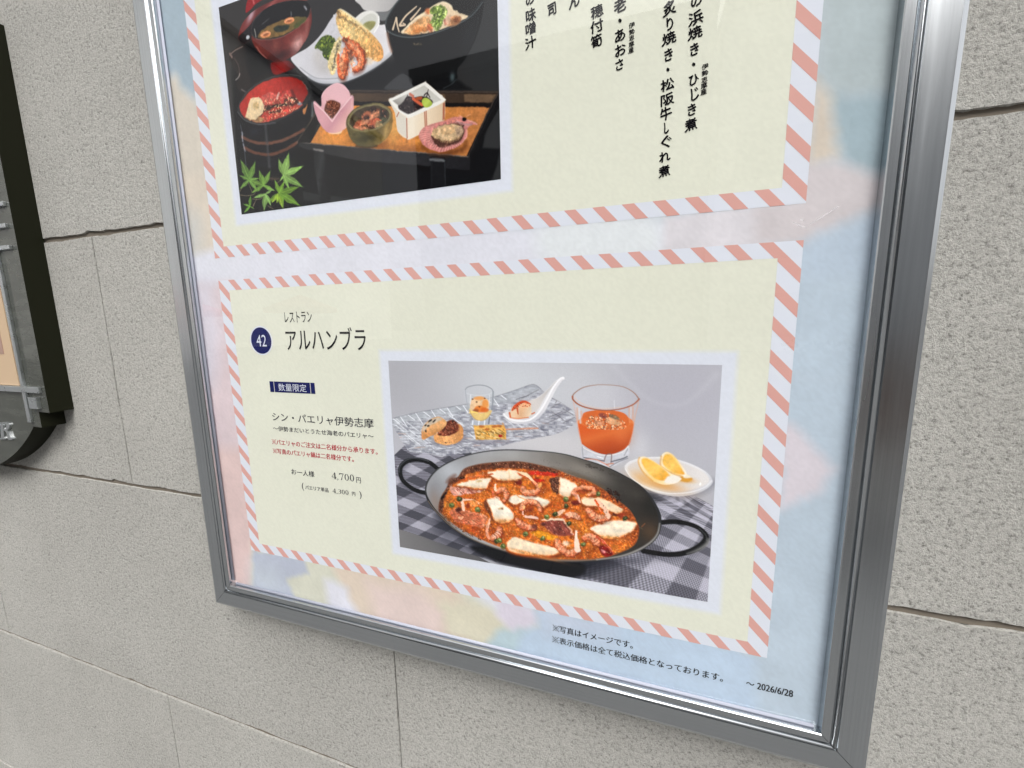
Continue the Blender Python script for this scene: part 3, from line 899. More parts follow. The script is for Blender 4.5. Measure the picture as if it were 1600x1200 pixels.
text('レストラン', 'T', (428, 118), (722, 222), M_BLACK)
text('アルハンブラ', 'T', (437, 288), (1287, 515), M_BLACK, bold=.00012)
def badge():
    x0 = flat(wp('T', (85, 410)))[0]; x1 = flat(wp('T', (296, 415)))[0]
    z1 = flat(wp('T', (175, 276)))[1]; z0 = flat(wp('T', (205, 552)))[1]
    bm = bmesh.new()
    vs = [bm.verts.new(((x0 + x1) / 2 + (x1 - x0) / 2 * math.cos(t), -.00036, (z0 + z1) / 2 + (z1 - z0) / 2 * math.sin(t))) for t in np.linspace(0, 2 * math.pi, 48, endpoint=False)]
    bm.faces.new(vs)
    halo = [bm.verts.new((v.co.x + (v.co.x - (x0 + x1) / 2) * .10, -.00028, v.co.z + (v.co.z - (z0 + z1) / 2) * .10)) for v in vs]
    bm.faces.new(halo).material_index = 1
    o = from_bm('number_badge', bm, None, [M_NAVY, M_WHITE]); o.parent = card_low
    x0, z1 = flat(wp('T', (275, 838))); x1, z0 = flat(wp('T', (755, 970)))
    a, b = flat(wp('T', (326, 900)))[0], flat(wp('T', (702, 900)))[0]
    bm = bmesh.new()
    for p, q in ((x0, a - .0005), (a + .0004, b - .0004), (b + .0005, x1)):
        bm.faces.new([bm.verts.new(c) for c in ((p, -.00036, z0), (q, -.00036, z0), (q, -.00036, z1), (p, -.00036, z1))])
    o = from_bm('ribbon_label', bm, None, [M_NAVY]); o.parent = card_low
badge()
text('42', 'T', (135, 355), (250, 475), M_WHITE, y=-.00046)
text('数量限定', 'T', (365, 860), (665, 950), M_WHITE, y=-.00046)
text('シン・パエリャ伊勢志摩', 'U', (183, 100), (1342, 285), M_GREY, bold=.00008)
text('〜伊勢まだいとうたせ海老のパエリャ〜', 'U', (195, 255), (1340, 408), M_GREY, bold=.00008)
text('※パエリャのご注文は二名様分から承ります。', 'U', (180, 405), (1385, 585), M_RED, bold=.00014)
text('※写真のパエリャ鍋は二名様分です。', 'U', (192, 508), (1115, 668), M_RED, bold=.00014)
text('お一人様', 'U', (402, 742), (668, 840), M_GREY, bold=.00008)
text('円', 'U', (1140, 838), (1195, 910), M_GREY, bold=.00008)
text('(', 'U', (520, 900), (550, 994), M_GREY, bold=.00008)
text('パエリア単品', 'U', (560, 928), (828, 1014), M_GREY, bold=.00008)
text('円', 'U', (1092, 1005), (1132, 1056), M_GREY, bold=.00008)
text(')', 'U', (1175, 998), (1205, 1092), M_GREY, bold=.00008)
text('※写真はイメージです。', 'V', (55, 60), (555, 214), M_BLACK, bold=.00010)
text('※表示価格は全て税込価格となっております。', 'V', (52, 131), (1117, 420), M_BLACK, bold=.00010)
text('〜 2026/6/28', 'V', (1265, 408), (1553, 516), M_BLACK, bold=.00014)

# book-face numerals with thick and thin strokes, drawn on a 10 x 14 field
def serif_digit(ch):
    def ring(cx, cz, ro, zo, ri, zi, n=28):
        t = np.linspace(0, 2 * math.pi, n, endpoint=False)
        V = [(cx + ro * math.cos(a), cz + zo * math.sin(a)) for a in t] + [(cx + ri * math.cos(a), cz + zi * math.sin(a)) for a in t]
        return V, [[i, (i + 1) % n, n + (i + 1) % n, n + i] for i in range(n)]
    if ch == '0': return ring(5, 7, 4.2, 7.0, 2.5, 6.4)
    if ch == '4':
        return [(6, 0), (8, 0), (8, 14), (6.6, 14), (6, 12.6), (0.3, 3.6), (0.3, 4.6), (6.6, 14), (9.8, 3.6), (9.8, 4.6), (4.4, 0), (9.4, 0), (9.4, .6), (4.4, .6)], [[0, 1, 2, 3, 4], [5, 6, 7, 4], [5, 8, 9, 6], [10, 11, 12, 13]]
    if ch == '7':
        return [(.8, 14), (9.4, 14), (9.4, 12.9), (.8, 12.3), (.8, 10.2), (1.4, 10.2), (1.8, 12.3), (9.4, 12.9), (8.2, 12.3), (3.4, 0), (5.4, 0), (6.3, 5.5)], [[0, 3, 2, 1], [0, 4, 5, 6], [9, 10, 11, 7, 8]]
    if ch == '3':
        V, Fs = [], []
        for cz, rr, a0, a1 in ((10.3, 3.6, 150, -95), (3.8, 3.9, 95, -155)):
            t = np.radians(np.linspace(a0, a1, 18)); b = len(V)
            for a in t:
                k = max(0, math.cos(a)); o = .35 + .75 * k
                V += [(4.6 + (rr + o) * math.cos(a), cz + (rr) * math.sin(a)), (4.6 + (rr - o) * math.cos(a), cz + (rr - .5) * math.sin(a))]
            Fs += [[b + 2 * i, b + 2 * i + 1, b + 2 * i + 3, b + 2 * i + 2] for i in range(17)]
        return V, Fs
    return [(1, 1.6), (2.6, 1.6), (2.8, .4), (1.2, -2.4), (.9, -2.0), (1.8, 0)], [[0, 5, 2, 1], [5, 4, 3, 2]]
def price(sx, w, tl, br):
    V, Fs, x = [], [], 0
    for ch in sx:
        v, f = serif_digit(ch); b = len(V)
        V += [(p[0] + x, p[1]) for p in v]; Fs += [[i + b for i in q] for q in f]
        x += 10.8 if ch != ',' else 5
    place([(np.array(V), Fs, w, tl, br)], 'price', M_GREY, card_low, weight=((-.00008, 0), (.00008, 0)))
price('4,700', 'U', (860, 783), (1120, 902))
price('4,300', 'U', (872, 966), (1055, 1050))

brush([('の', 'X', 178, -62, 275, 55), ('味', 'X', 172, 110, 302, 258), ('噌', 'X', 168, 283, 298, 427), ('汁', 'X', 168, 460, 302, 617)])
brush([('司', 'X', 446, 36, 555, 187)])
brush([('ん', 'X', 715, -62, 842, 110)])
brush([('穂', 'X', 985, 73, 1142, 226), ('付', 'X', 986, 252, 1135, 410), ('筍', 'X', 988, 440, 1120, 590)])
brush([('老', 'X', 1280, -22, 1424, 152), ('・', 'X', 1333, 243, 1367, 280), ('あ', 'X', 1290, 376, 1412, 517), ('お', 'X', 1291, 563, 1414, 704), ('さ', 'X', 1296, 743, 1386, 880)])
brush([('伊', 'X', 1462, 288, 1534, 352), ('勢', 'X', 1464, 370, 1532, 434), ('志', 'X', 1464, 446, 1529, 507), ('摩', 'X', 1460, 524, 1528, 592), ('産', 'X', 1456, 598, 1522, 670)], 'small_brush_text')
brush([('炙', 'Y', 693, 23, 850, 202), ('り', 'Y', 733, 220, 810, 387), ('焼', 'Y', 678, 408, 850, 564), ('き', 'Y', 708, 610, 802, 767), ('・', 'Y', 733, 856, 764, 890), ('松', 'Y', 663, 988, 824, 1137),
       ('阪', 'Z', 663, 43, 824, 207), ('牛', 'Z', 658, 220, 794, 387), ('し', 'Z', 703, 410, 757, 557), ('ぐ', 'Z', 670, 573, 790, 727), ('れ', 'Z', 646, 783, 777, 912), ('煮', 'Z', 638, 946, 774, 1104)])
brush([('の', 'Y', 1045, -62, 1167, 77), ('浜', 'Y', 1013, 138, 1187, 317), ('焼', 'Y', 1003, 338, 1177, 494), ('き', 'Y', 1030, 543, 1127, 697), ('・', 'Y', 1055, 791, 1087, 824), ('ひ', 'Y', 1013, 933, 1127, 1067),
       ('じ', 'Y', 1036, 1093, 1132, 1262), ('き', 'Z', 1000, 178, 1094, 330), ('煮', 'Z', 966, 360, 1112, 527)])
brush([('伊', 'Y', 1175, 803, 1252, 870), ('勢', 'Y', 1173, 883, 1250, 947), ('志', 'Y', 1170, 966, 1242, 1032), ('摩', 'Y', 1163, 1038, 1240, 1112), ('産', 'Y', 1158, 1116, 1232, 1192)], 'small_brush_text')

# ================================================================ printed photograph of the paella
def homog(src, dst):
    A = []
    for (x, y), (u, v) in zip(src, dst): A += [[x, y, 1, 0, 0, 0, -u * x, -u * y, -u], [0, 0, 0, x, y, 1, -v * x, -v * y, -v]]
    return np.linalg.svd(np.array(A, float))[2][-1].reshape(3, 3)
def gingham(s, m, w, corr, light, mid, dark, seed, dots):
    """woven check: corr = window points of (a, b) cells; even-even light, odd-odd dark"""
    Hm = homog([s.pt(w, p) for p, _ in corr], [c for _, c in corr])
    yy, xx = np.mgrid[0:s.ny + 1, 0:s.nx + 1].astype(float)
    q = Hm[2, 0] * xx + Hm[2, 1] * yy + Hm[2, 2]
    a = (Hm[0, 0] * xx + Hm[0, 1] * yy + Hm[0, 2]) / q; b = (Hm[1, 0] * xx + Hm[1, 1] * yy + Hm[1, 2]) / q
    sq = lambda t: np.clip(.5 + 11 * (np.abs((t % 2) - 1) - .5), 0, 1)
    A, B = sq(a), sq(b)
    light, mid, dark = (np.array(c, float) for c in (light, mid, dark))
    both = (A * B)[..., None]; none = ((1 - A) * (1 - B))[..., None]
    c = both * light + none * dark + (1 - both - none) * mid
    if dots: tex = np.cos(2 * math.pi * a * 9) * np.cos(2 * math.pi * b * 5)
    else: tex = np.cos(2 * math.pi * (a * 5.5 + b * 3.0))
    amp = np.where(none[..., 0] > .5, .10, np.where(both[..., 0] > .5, .06, .24))
    if dots: amp = np.where(both[..., 0] > .5, .10, .30) * np.where(none[..., 0] > .5, .7, 1)
    c = c * (1 + (amp * tex * np.clip(1.4 - 0 * a, 0, 1)))[..., None]
    c *= (1 + .06 * (np.random.default_rng(seed).random(a.shape) - .5))[..., None]
    bx = (0, s.ny + 1, 0, s.nx + 1)
    s.blend(bx, m, c)

def pea(s, w, x, y, r=40, dark=False):
    b = (62, 72, 38) if dark else (112, 126, 66)
    s.ell(w, (x + r * .1, y + r * .25), r * 1.05, r * 1.0, (90, 45, 15), f=2.5, a=.7)
    s.ell(w, (x, y), r, r * .95, b)
    s.soft(w, (x - r * .2, y + r * .25), r * .5, r * .4, (52, 66, 30), .8)
    s.ell(w, (x + r * .2, y - r * .3), r * .42, r * .32, (185, 195, 140) if not dark else (140, 152, 105), f=1.6, a=.8)

def shrimp(s, w, path, wd, seg=6, base=(226, 132, 88), lite=(248, 208, 176), sh=(150, 58, 28)):
    W = wd if isinstance(wd, (list, tuple)) else [wd] * len(path)
    s.line(w, [(x + 12, y + 22) for x, y in path], [q * 1.25 for q in W], (96, 36, 14), f=7, a=.55, tag=False)
    s.line(w, [(x + 6, y + 9) for x, y in path], [q * 1.16 for q in W], sh, f=2.2, a=.8)
    s.line(w, path, W, base, n=(.16, 5))
    s.line(w, [(x - q * .12, y - q * .18) for (x, y), q in zip(path, W)], [q * .5 for q in W], (244, 184, 146), f=3, a=.75, n=(.2, 4))
    r = random.Random(int(path[0][0] + path[0][1]))
    for q in range(10):          # mottled shell
        i = r.randrange(len(path)); x, y = path[i]
        s.ell(w, (x + r.uniform(-.3, .3) * W[i], y + r.uniform(-.3, .3) * W[i]), W[i] * r.uniform(.08, .2), W[i] * r.uniform(.05, .12), r.choice([sh, lite, base, (196, 92, 52)]), r.uniform(0, 180), f=2.5, a=.6)
    P = Pic.smooth(np.array(path, float), False, 8)
    Wi = np.interp(np.linspace(0, 1, len(P)), np.linspace(0, 1, len(W)), W)
    for k in range(1, seg):
        i = int(k * (len(P) - 1) / seg)
        i = min(max(i, 1), len(P) - 2)
        t = P[i + 1] - P[i - 1]; t = t / (np.hypot(*t) + 1e-6); nrm = np.array([-t[1], t[0]])
        h = Wi[i] * .46
        o = t * Wi[i] * .16
        a, m, c = P[i] - nrm * h, P[i] + o, P[i] + nrm * h
        s.line(w, [tuple(a), tuple(m), tuple(c)], Wi[i] * .12, lite, a=s.rng.uniform(.3, .8))
        s.line(w, [tuple(a + t * Wi[i] * .13), tuple(m + t * Wi[i] * .13), tuple(c + t * Wi[i] * .13)], Wi[i] * .10, (165, 62, 32), a=s.rng.uniform(.25, .75))

def fish(s, w, pp, edge=(228, 132, 62), col=(243, 229, 207), ex=14):
    c = np.mean(np.array(pp, float), 0)
    out = [tuple(c + (np.array(p) - c) * (1 + ex / max(40, np.hypot(*(np.array(p) - c))))) for p in pp]
    s.poly(w, [(x + 8, y + 26) for x, y in out], (104, 40, 14), f=7, a=.7, tag=False)
    s.poly(w, [(x + 3, y + 12) for x, y in out], (168, 76, 28), f=3, a=.85, n=(.2, 5))
    s.poly(w, out, edge, f=2.0, n=(.12, 6))
    lo, hi = min(p[1] for p in pp), max(p[1] for p in pp); xm = c[0]
    s.poly(w, pp, col, f=3.2, n=(.09, 8), g=((xm, lo), (xm + 20, hi), tuple(min(255, q * 1.03) for q in col), col, (232, 198, 158)))

def scrib(s, w, m, n, cols, ln=60, wd=6, ang=10, seed=1, bx=None):
    r = random.Random(seed)
    s.clip = m
    x0, y0, x1, y1 = bx
    for i in range(n):
        x, y = r.uniform(x0, x1), r.uniform(y0, y1); a = math.radians(ang + r.gauss(0, 16)); l = r.uniform(.4, 1.2) * ln
        s.line(w, [(x, y), (x + l * .5 * math.cos(a) + r.uniform(-5, 5), y + l * .5 * math.sin(a) + r.uniform(-8, 8)), (x + l * math.cos(a), y + l * math.sin(a))], wd * r.uniform(.6, 1.3), r.choice(cols), a=.75, tag=False)
    s.clip = None

def paint_paella():
    s = Pic(PH2[0] * U, PH2[1] * U, H + PH2[2] * U, H + PH2[3] * U, .00056, (184, 184, 192))
    ny, nx = s.ny + 1, s.nx + 1
    rg = np.random.default_rng(4)
    # seamless grey backdrop
    s.soft('A', (100, 250), 500, 420, (174, 174, 181), .9)
    s.soft('A', (1150, 330), 620, 330, (203, 206, 212), .95)
    s.soft('B', (250, 420), 380, 300, (202, 203, 209), .7)
    s.soft('B', (1150, 500), 560, 480, (181, 180, 191), .9)
    s.soft('B', (1450, 900), 300, 400, (186, 186, 196), .7)
    s.soft('B', (100, 930), 620, 170, (205, 203, 207), .85)
    s.soft('A', (300, 1000), 500, 200, (188, 188, 196), .7)
    s.soft('A', (1350, 830), 500, 110, (206, 204, 208), .8)
    s.line('B', [(560, 180), (700, 330), (850, 460), (1030, 530), (1230, 500), (1480, 260)], [60, 30, 20, 20, 20, 60], (200, 200, 208), f=9, a=.35, tag=False)
    s.poly('C', [(90, 700), (140, 770), (340, 838), (600, 930), (800, 1000), (1000, 1110), (800, 1150), (60, 1000)], (128, 127, 129), f=2, r=0, g=((140, 900), (900, 1000), (96, 95, 98)))
    # left cloth
    s.item('checked_cloth')
    m = s.mask('C', [(60, 150), (205, 15), (330, 90), (520, 140), (640, 60), (800, 60), (700, 300), (640, 700), (760, 800), (1010, 1075), (760, 1000), (600, 942), (340, 845), (60, 757)], r=0)
    gingham(s, m, 'P1', [((150, 580), (0, 0)), ((283, 790), (2, 2)), ((545, 890), (4, 2)), ((175, 250), (-2, -4))], (178, 177, 190), (124, 123, 135), (80, 80, 90), 1, False)
    m = s.mask('D', [(780, 440), (1000, 472), (1290, 487), (1400, 545), (1480, 590), (1480, 1500), (-200, 1400), (-250, 1150), (500, 1000), (900, 700)], r=0)
    gingham(s, m, 'P2', [((890, 485), (0, 0)), ((625, 840), (0, 4)), ((645, 215), (-2, -2)), ((945, 815), (1, 3))], (188, 186, 200), (146, 145, 157), (100, 99, 110), 2, True)
    s.soft('D', (880, 480), 120, 50, (40, 40, 46), .8, 20)
    # pan shadow and underside
    s.poly('C', [(480, 650), (620, 800), (800, 960), (960, 1030), (1120, 1085), (1400, 1150), (1700, 1210), (1900, 1150), (2050, 1050), (1600, 950), (1000, 900)], (20, 22, 32), f=26, a=.92, tag=False)
    s.soft('C', (560, 800), 190, 120, (40, 42, 54), .5, 40)
    s.soft('D', (620, 1070), 260, 50, (58, 58, 70), .6, -14)
    s.poly('C', [(800, 930), (960, 1045), (1120, 1100), (1700, 1215), (1700, 1050)], (12, 13, 20), f=8, tag=False)

    # clear ribbed platter
    s.item('glass_platter')
    plate = [(75, 650), (250, 605), (500, 560), (740, 522), (990, 455), (1180, 395), (1300, 352), (1350, 350), (1400, 385), (1480, 450), (1600, 520), (1700, 590), (1722, 640), (1712, 690), (1560, 780), (1330, 830), (1150, 870), (900, 935), (690, 965), (520, 985), (380, 960), (240, 950), (180, 880), (110, 770)]
    pm = s.mask('A', plate)
    s.poly('A', plate, (176, 179, 188), a=.8, g=((600, 620), (900, 900), (158, 160, 172), (168, 169, 180)))
    nz = vnoise(ny, nx * 1, 7, rg, 3, .7); st = np.repeat(vnoise(ny, nx // 3 + 2, 2.5, rg, 2), 3, 1)[:, :nx]
    bx = (0, ny, 0, nx)
    s.blend(bx, pm * np.clip((st - .52) * 3.2, 0, 1) * .75, np.array((226., 228, 236)), 1, False)
    s.blend(bx, pm * np.clip((.47 - st) * 3.4, 0, 1) * .62, np.array((106., 107, 122)), 1, False)
    s.blend(bx, pm * np.clip((nz - .58) * 3, 0, 1) * .5, np.array((232., 234, 240)), 1, False)
    s.clip = pm
    s.poly('A', [(75, 650), (740, 522), (990, 455), (1300, 352), (1350, 350), (1400, 390), (1200, 500), (990, 520), (760, 580), (300, 660), (100, 700)], (180, 185, 192), f=6, a=.55, tag=False)
    for i in range(15):
        x = 80 + i * 68; y = 650 - i * 15.5
        s.line('A', [(x, y), (x + 60, y + (90 if i % 2 else 45))], 9, (236, 238, 244), a=.9, tag=False)
    r = random.Random(8)
    for i in range(26):
        x = r.uniform(90, 1400); y = r.uniform(620, 900) - x * .05; l = r.uniform(60, 170)
        s.line('A', [(x, y), (x + l * .8, y + l * .62)], r.uniform(5, 9), (240, 242, 248), a=.7, tag=False)
    for i in range(90):
        x = r.uniform(80, 1500); y = 930 - abs(r.gauss(0, 70)) - max(0, (x - 600) * .12); l = r.uniform(20, 70)
        s.line('A', [(x, y), (x + l, y + r.uniform(-9, 9))], r.uniform(4, 8), r.choice([(238, 240, 246), (120, 121, 136), (90, 92, 108), (214, 216, 226), (196, 170, 160)]), a=.7, tag=False)
    for a, b in (((1380, 395), (1230, 470)), ((1290, 445), (1180, 480)), ((1490, 555), (1590, 505)), ((1590, 505), (1615, 520)), ((1560, 620), (1690, 560)), ((1500, 590), (1600, 660)), ((1600, 560), (1690, 620)), ((1470, 640), (1590, 590)), ((1500, 470), (1545, 490)), ((1545, 490), (1530, 510)), ((1440, 700), (1570, 640)), ((1600, 690), (1700, 640))):
        s.line('A', [a, b], 7, (118, 116, 124), a=.85, tag=False)
    s.clip = None
    s.line('A', plate[:9] + [(1400, 390)], 6, (128, 130, 140), a=.8)
    s.line('A', [(1400, 390), (1480, 452), (1600, 520), (1715, 610)], 6, (168, 168, 176), a=.7)

    # stuffed roll with its lid
    s.item('stuffed_roll')
    s.poly('P7', [(560, 930), (720, 965), (930, 945), (1060, 870), (1040, 800), (600, 880)], (120, 118, 132), f=8, a=.6, tag=False)
    s.poly('P7', [(582, 800), (640, 770), (900, 640), (980, 620), (1035, 690), (1040, 760), (1025, 855), (930, 925), (830, 950), (720, 948), (620, 915), (585, 870)], (229, 170, 110), n=(.10, 7), g=((600, 850), (1000, 850), (238, 182, 124), (208, 148, 92)))
    s.poly('P7', [(640, 790), (690, 690), (780, 590), (850, 558), (910, 575), (970, 640), (975, 700), (950, 745), (870, 790), (760, 812), (690, 808)], (118, 58, 40), f=2, n=(.35, 4))
    mm = s.mask('P7', [(650, 780), (700, 690), (790, 595), (900, 580), (970, 650), (960, 720), (850, 790), (720, 805)])
    s.grains(mm, 130, (1.2, 2.6), (.8, 1.4), [(150, 82, 58), (90, 40, 28), (172, 104, 78), (70, 30, 24), (190, 128, 100)], 3)
    for x in (640, 700, 900, 930, 985): s.line('P7', [(x, 830), (x + 4, 915)], 8, (192, 128, 74), f=2, a=.5)
    s.poly('P7', [(385, 790), (400, 690), (470, 590), (560, 535), (650, 508), (720, 535), (778, 590), (768, 645), (700, 720), (590, 790), (500, 830), (410, 872)], (222, 166, 108), n=(.10, 7), g=((560, 560), (620, 760), (232, 180, 126), (206, 146, 90)))
    s.poly('P7', [(405, 740), (425, 660), (520, 570), (640, 520), (705, 545), (640, 590), (540, 640), (470, 690)], (205, 190, 172), f=3, n=(.08, 6))
    for x, y, a in ((588, 575, -40), (522, 572, -35), (450, 645, -35), (495, 655, -20), (455, 735, 80)): s.ell('P7', (x, y), 36 if y < 600 else 22, 13, (40, 34, 34), a, f=1.6)
    s.ell('P7', (878, 578), 24, 12, (50, 34, 32)); s.ell('P7', (765, 915), 14, 11, (60, 36, 26))
    s.grains(s.mask('P7', [(585, 860), (1030, 760), (1020, 860), (800, 945), (620, 915)]), 60, (1, 1.8), (.6, 1), [(196, 130, 76), (250, 204, 150), (170, 104, 60)], 6, a=.6)

    # skewered omelette
    s.item('skewered_omelette')
    s.poly('A', [(810, 845), (1100, 845), (1110, 870), (830, 880)], (126, 124, 138), f=6, a=.6, tag=False)
    s.line('A', [(1085, 748), (1375, 737)], 15, (196, 142, 116)); s.line('A', [(1085, 744), (1375, 733)], 5, (226, 182, 158))
    s.poly('A', [(800, 712), (900, 706), (1060, 708), (1094, 758), (1092, 840), (1030, 838), (820, 840)], (222, 170, 86), r=0, n=(.13, 6))
    s.poly('A', [(800, 712), (900, 706), (1060, 708), (1070, 745), (820, 752)], (232, 184, 102), r=0, f=2)
    mm = s.mask('A', [(810, 745), (1075, 740), (1080, 835), (825, 835)], r=0)
    scrib(s, 'A', mm, 60, [(242, 222, 164), (150, 104, 48), (206, 160, 90), (120, 96, 52), (246, 232, 190)], 55, 8, 30, 5, (800, 735, 1080, 835))
    for x, y in ((985, 722), (1030, 718), (870, 722), (920, 745)): s.ell('A', (x, y), 24, 12, (176, 92, 42), f=2, a=.8)
    s.ell('A', (1040, 806), 17, 14, (176, 44, 32)); s.line('A', [(1060, 690), (1080, 735)], 9, (214, 150, 90))

    # little glass
    s.item('shot_glass')
    s.poly('A', [(727, 395), (975, 395), (972, 520), (945, 640), (955, 705), (785, 705), (795, 650), (755, 570)], (196, 199, 206), a=.55)
    s.poly('A', [(758, 560), (850, 605), (958, 575), (945, 620), (905, 660), (850, 668), (800, 645)], (228, 200, 134), n=(.06, 8))
    s.poly('A', [(768, 545), (782, 490), (820, 460), (870, 452), (925, 480), (942, 530), (925, 580), (860, 606), (790, 585)], (230, 198, 160), n=(.10, 7))
    for x, y, a, b, c in ((860, 565, 52, 30, (222, 120, 40)), (905, 520, 28, 40, (228, 150, 76)), (850, 470, 50, 16, (230, 160, 92)), (900, 575, 36, 20, (214, 104, 34)), (820, 580, 26, 16, (150, 84, 52)), (800, 500, 24, 22, (236, 206, 170))): s.ell('A', (x, y), a, b, c, f=3, a=.85)
    for x, y in ((828, 503), (853, 545), (792, 478), (900, 470)): s.ell('A', (x, y), 8, 6, (110, 52, 24))
    s.line('A', [(765, 600), (790, 590), (835, 600)], 12, (250, 226, 130), a=.9)
    s.line('A', [(762, 575), (800, 640), (850, 668), (905, 660), (948, 610)], 9, (196, 160, 108), a=.7)
    s.line('A', [(727, 395), (745, 372), (800, 356), (850, 352), (910, 360), (960, 385), (975, 410)], 8, (142, 148, 158), a=.9)
    s.line('A', [(727, 398), (738, 425), (800, 440), (850, 444), (930, 436), (975, 412)], 5, (216, 220, 226), a=.8)
    s.line('A', [(975, 410), (972, 500), (962, 570)], 14, (140, 146, 156), a=.75); s.line('A', [(728, 400), (740, 500), (760, 570)], 9, (168, 172, 182), a=.8)
    s.line('A', [(775, 440), (770, 520)], 10, (228, 230, 236), a=.8); s.line('A', [(945, 440), (940, 520)], 8, (226, 228, 234), a=.7)
    s.poly('A', [(780, 665), (850, 680), (950, 655), (945, 700), (900, 706), (800, 706)], (178, 184, 198), f=2, a=.8)
    for x in (795, 850, 900): s.line('A', [(x, 672), (x - 4, 702)], 12, (236, 240, 248), a=.8)
    s.line('A', [(945, 640), (935, 695)], 16, (120, 124, 138), a=.8)

    # china spoon with a scallop
    s.item('china_spoon')
    s.poly('A', [(1065, 605), (1085, 645), (1150, 690), (1230, 700), (1330, 683), (1420, 608), (1480, 505), (1540, 385), (1590, 315), (1614, 300), (1606, 280), (1575, 285), (1520, 325), (1440, 410), (1340, 480), (1180, 560)], (222, 221, 226), g=((1200, 600), (1250, 700), (222, 221, 226), (204, 204, 212)))
    s.poly('A', [(1110, 605), (1180, 645), (1290, 645), (1375, 570), (1450, 440), (1540, 318), (1470, 385), (1380, 460), (1300, 490), (1180, 545)], (205, 202, 204), f=3, g=((1200, 600), (1480, 400), (214, 208, 206), (196, 193, 194)))
    s.line('A', [(1068, 608), (1110, 648), (1200, 672), (1300, 662), (1380, 600), (1450, 490), (1510, 375), (1570, 300), (1600, 288)], [8, 12, 14, 14, 15, 15, 14, 14, 20], (244, 244, 248), f=2)
    s.poly('A', [(1128, 600), (1140, 555), (1180, 520), (1240, 500), (1300, 512), (1316, 555), (1312, 615), (1260, 642), (1180, 648), (1128, 630)], (228, 202, 172), n=(.05, 8), g=((1150, 570), (1310, 600), (222, 180, 142), (232, 212, 188)))
    s.ell('A', (1250, 530), 60, 26, (238, 190, 150), f=3)
    s.line('A', [(1145, 578), (1170, 545), (1215, 510), (1260, 500), (1305, 520)], [12, 30, 24, 20, 10], (206, 72, 30), f=2, a=.9)
    s.line('A', [(1190, 560), (1198, 610)], [18, 10], (190, 72, 32), a=.8); s.line('A', [(1122, 600), (1128, 636)], 16, (214, 112, 64)); s.line('A', [(1130, 643), (1200, 651), (1290, 640)], 9, (222, 122, 70), a=.8)
    s.grains(s.mask('A', [(1145, 575), (1200, 510), (1305, 515), (1300, 545), (1220, 545)]), 40, (.8, 1.6), (.6, 1), [(182, 52, 20), (230, 110, 60), (150, 40, 20)], 9)
    s.line('A', [(1320, 610), (1345, 598)], 10, (206, 110, 66))

    # glass of orange soup
    s.item('soup_glass')
    s.soft('B', (800, 900), 90, 160, (212, 212, 218), .5)
    s.poly('B', [(200, 460), (300, 370), (500, 350), (700, 385), (790, 480), (760, 620), (720, 850), (690, 1000), (530, 1085), (300, 1020), (275, 870), (235, 650)], (200, 200, 208), a=.55, g=((300, 450), (700, 500), (204, 204, 211), (192, 191, 200)))
    s.poly('B', [(243, 690), (285, 640), (300, 600), (390, 578), (520, 575), (640, 596), (695, 640), (745, 690), (728, 800), (700, 890), (620, 945), (520, 972), (420, 955), (320, 905), (275, 860)], (218, 116, 58), g=((480, 580), (480, 980), (226, 132, 72), (208, 102, 50), (168, 70, 28)))
    s.poly('B', [(285, 690), (300, 605), (400, 580), (520, 577), (640, 598), (692, 640), (690, 720), (560, 752), (400, 745)], (214, 110, 54), f=2, n=(.05, 8))
    s.poly('B', [(246, 700), (320, 720), (420, 748), (560, 755), (680, 725), (740, 695), (725, 800), (695, 885), (600, 950), (500, 966), (400, 945), (320, 900), (280, 850)], (214, 100, 44), f=2.5, g=((400, 740), (480, 960), (216, 114, 58), (194, 88, 40), (176, 74, 32)))
    s.soft('B', (640, 800), 80, 90, (226, 130, 76), .5)
    gm = s.mask('B', [(310, 690), (350, 625), (440, 620), (520, 600), (600, 640), (670, 690), (660, 740), (540, 750), (400, 745), (330, 735)])
    s.grains(gm, 190, (1.2, 3), (.8, 1.5), [(238, 192, 150), (216, 148, 104), (196, 110, 66), (244, 210, 174), (224, 130, 76), (130, 90, 76)], 12)
    for x, y, a, b, c in ((470, 625, 40, 22, (122, 66, 66)), (570, 640, 46, 20, (108, 110, 92)), (545, 675, 50, 30, (226, 184, 146)), (430, 690, 40, 24, (206, 150, 120)), (600, 690, 30, 24, (214, 170, 130))): s.ell('B', (x, y), a, b, c, 20, f=3, a=.75, n=(.2, 4))
    s.grains(gm, 70, (1, 2), (.6, 1.1), [(244, 214, 178), (180, 90, 50), (238, 180, 130)], 14)
    s.line('B', [(205, 500), (232, 640), (258, 780), (282, 900), (292, 1000)], 8, (214, 182, 170), a=.8); s.line('B', [(788, 500), (755, 640), (735, 780), (700, 890), (690, 985)], 8, (212, 170, 152), a=.8)
    for x, y, q in ((240, 560, 690), (275, 590, 680), (735, 540, 690), (705, 560, 680)): s.line('B', [(x, y), (x + 3, q)], 15, (226, 158, 120), f=3, a=.55)
    s.line('B', [(255, 560), (268, 690)], 14, (214, 214, 222), f=2, a=.8); s.line('B', [(720, 540), (715, 640)], 14, (206, 206, 214), f=2, a=.7); s.line('B', [(570, 490), (572, 560)], 6, (228, 228, 234), a=.7)
    s.line('B', [(198, 455), (215, 425), (290, 375), (400, 352), (500, 350), (640, 365), (740, 415), (790, 475)], [14, 10, 8, 6, 5, 6, 8, 12], (160, 122, 106), a=.9)
    s.line('B', [(198, 455), (205, 485), (260, 530), (360, 562), (500, 578), (640, 562), (740, 525), (792, 478)], [16, 15, 14, 13, 12, 11, 12, 14], (168, 104, 78))
    s.line('B', [(215, 460), (270, 510), (370, 548), (500, 562), (630, 548)], 5, (228, 190, 168), a=.8)
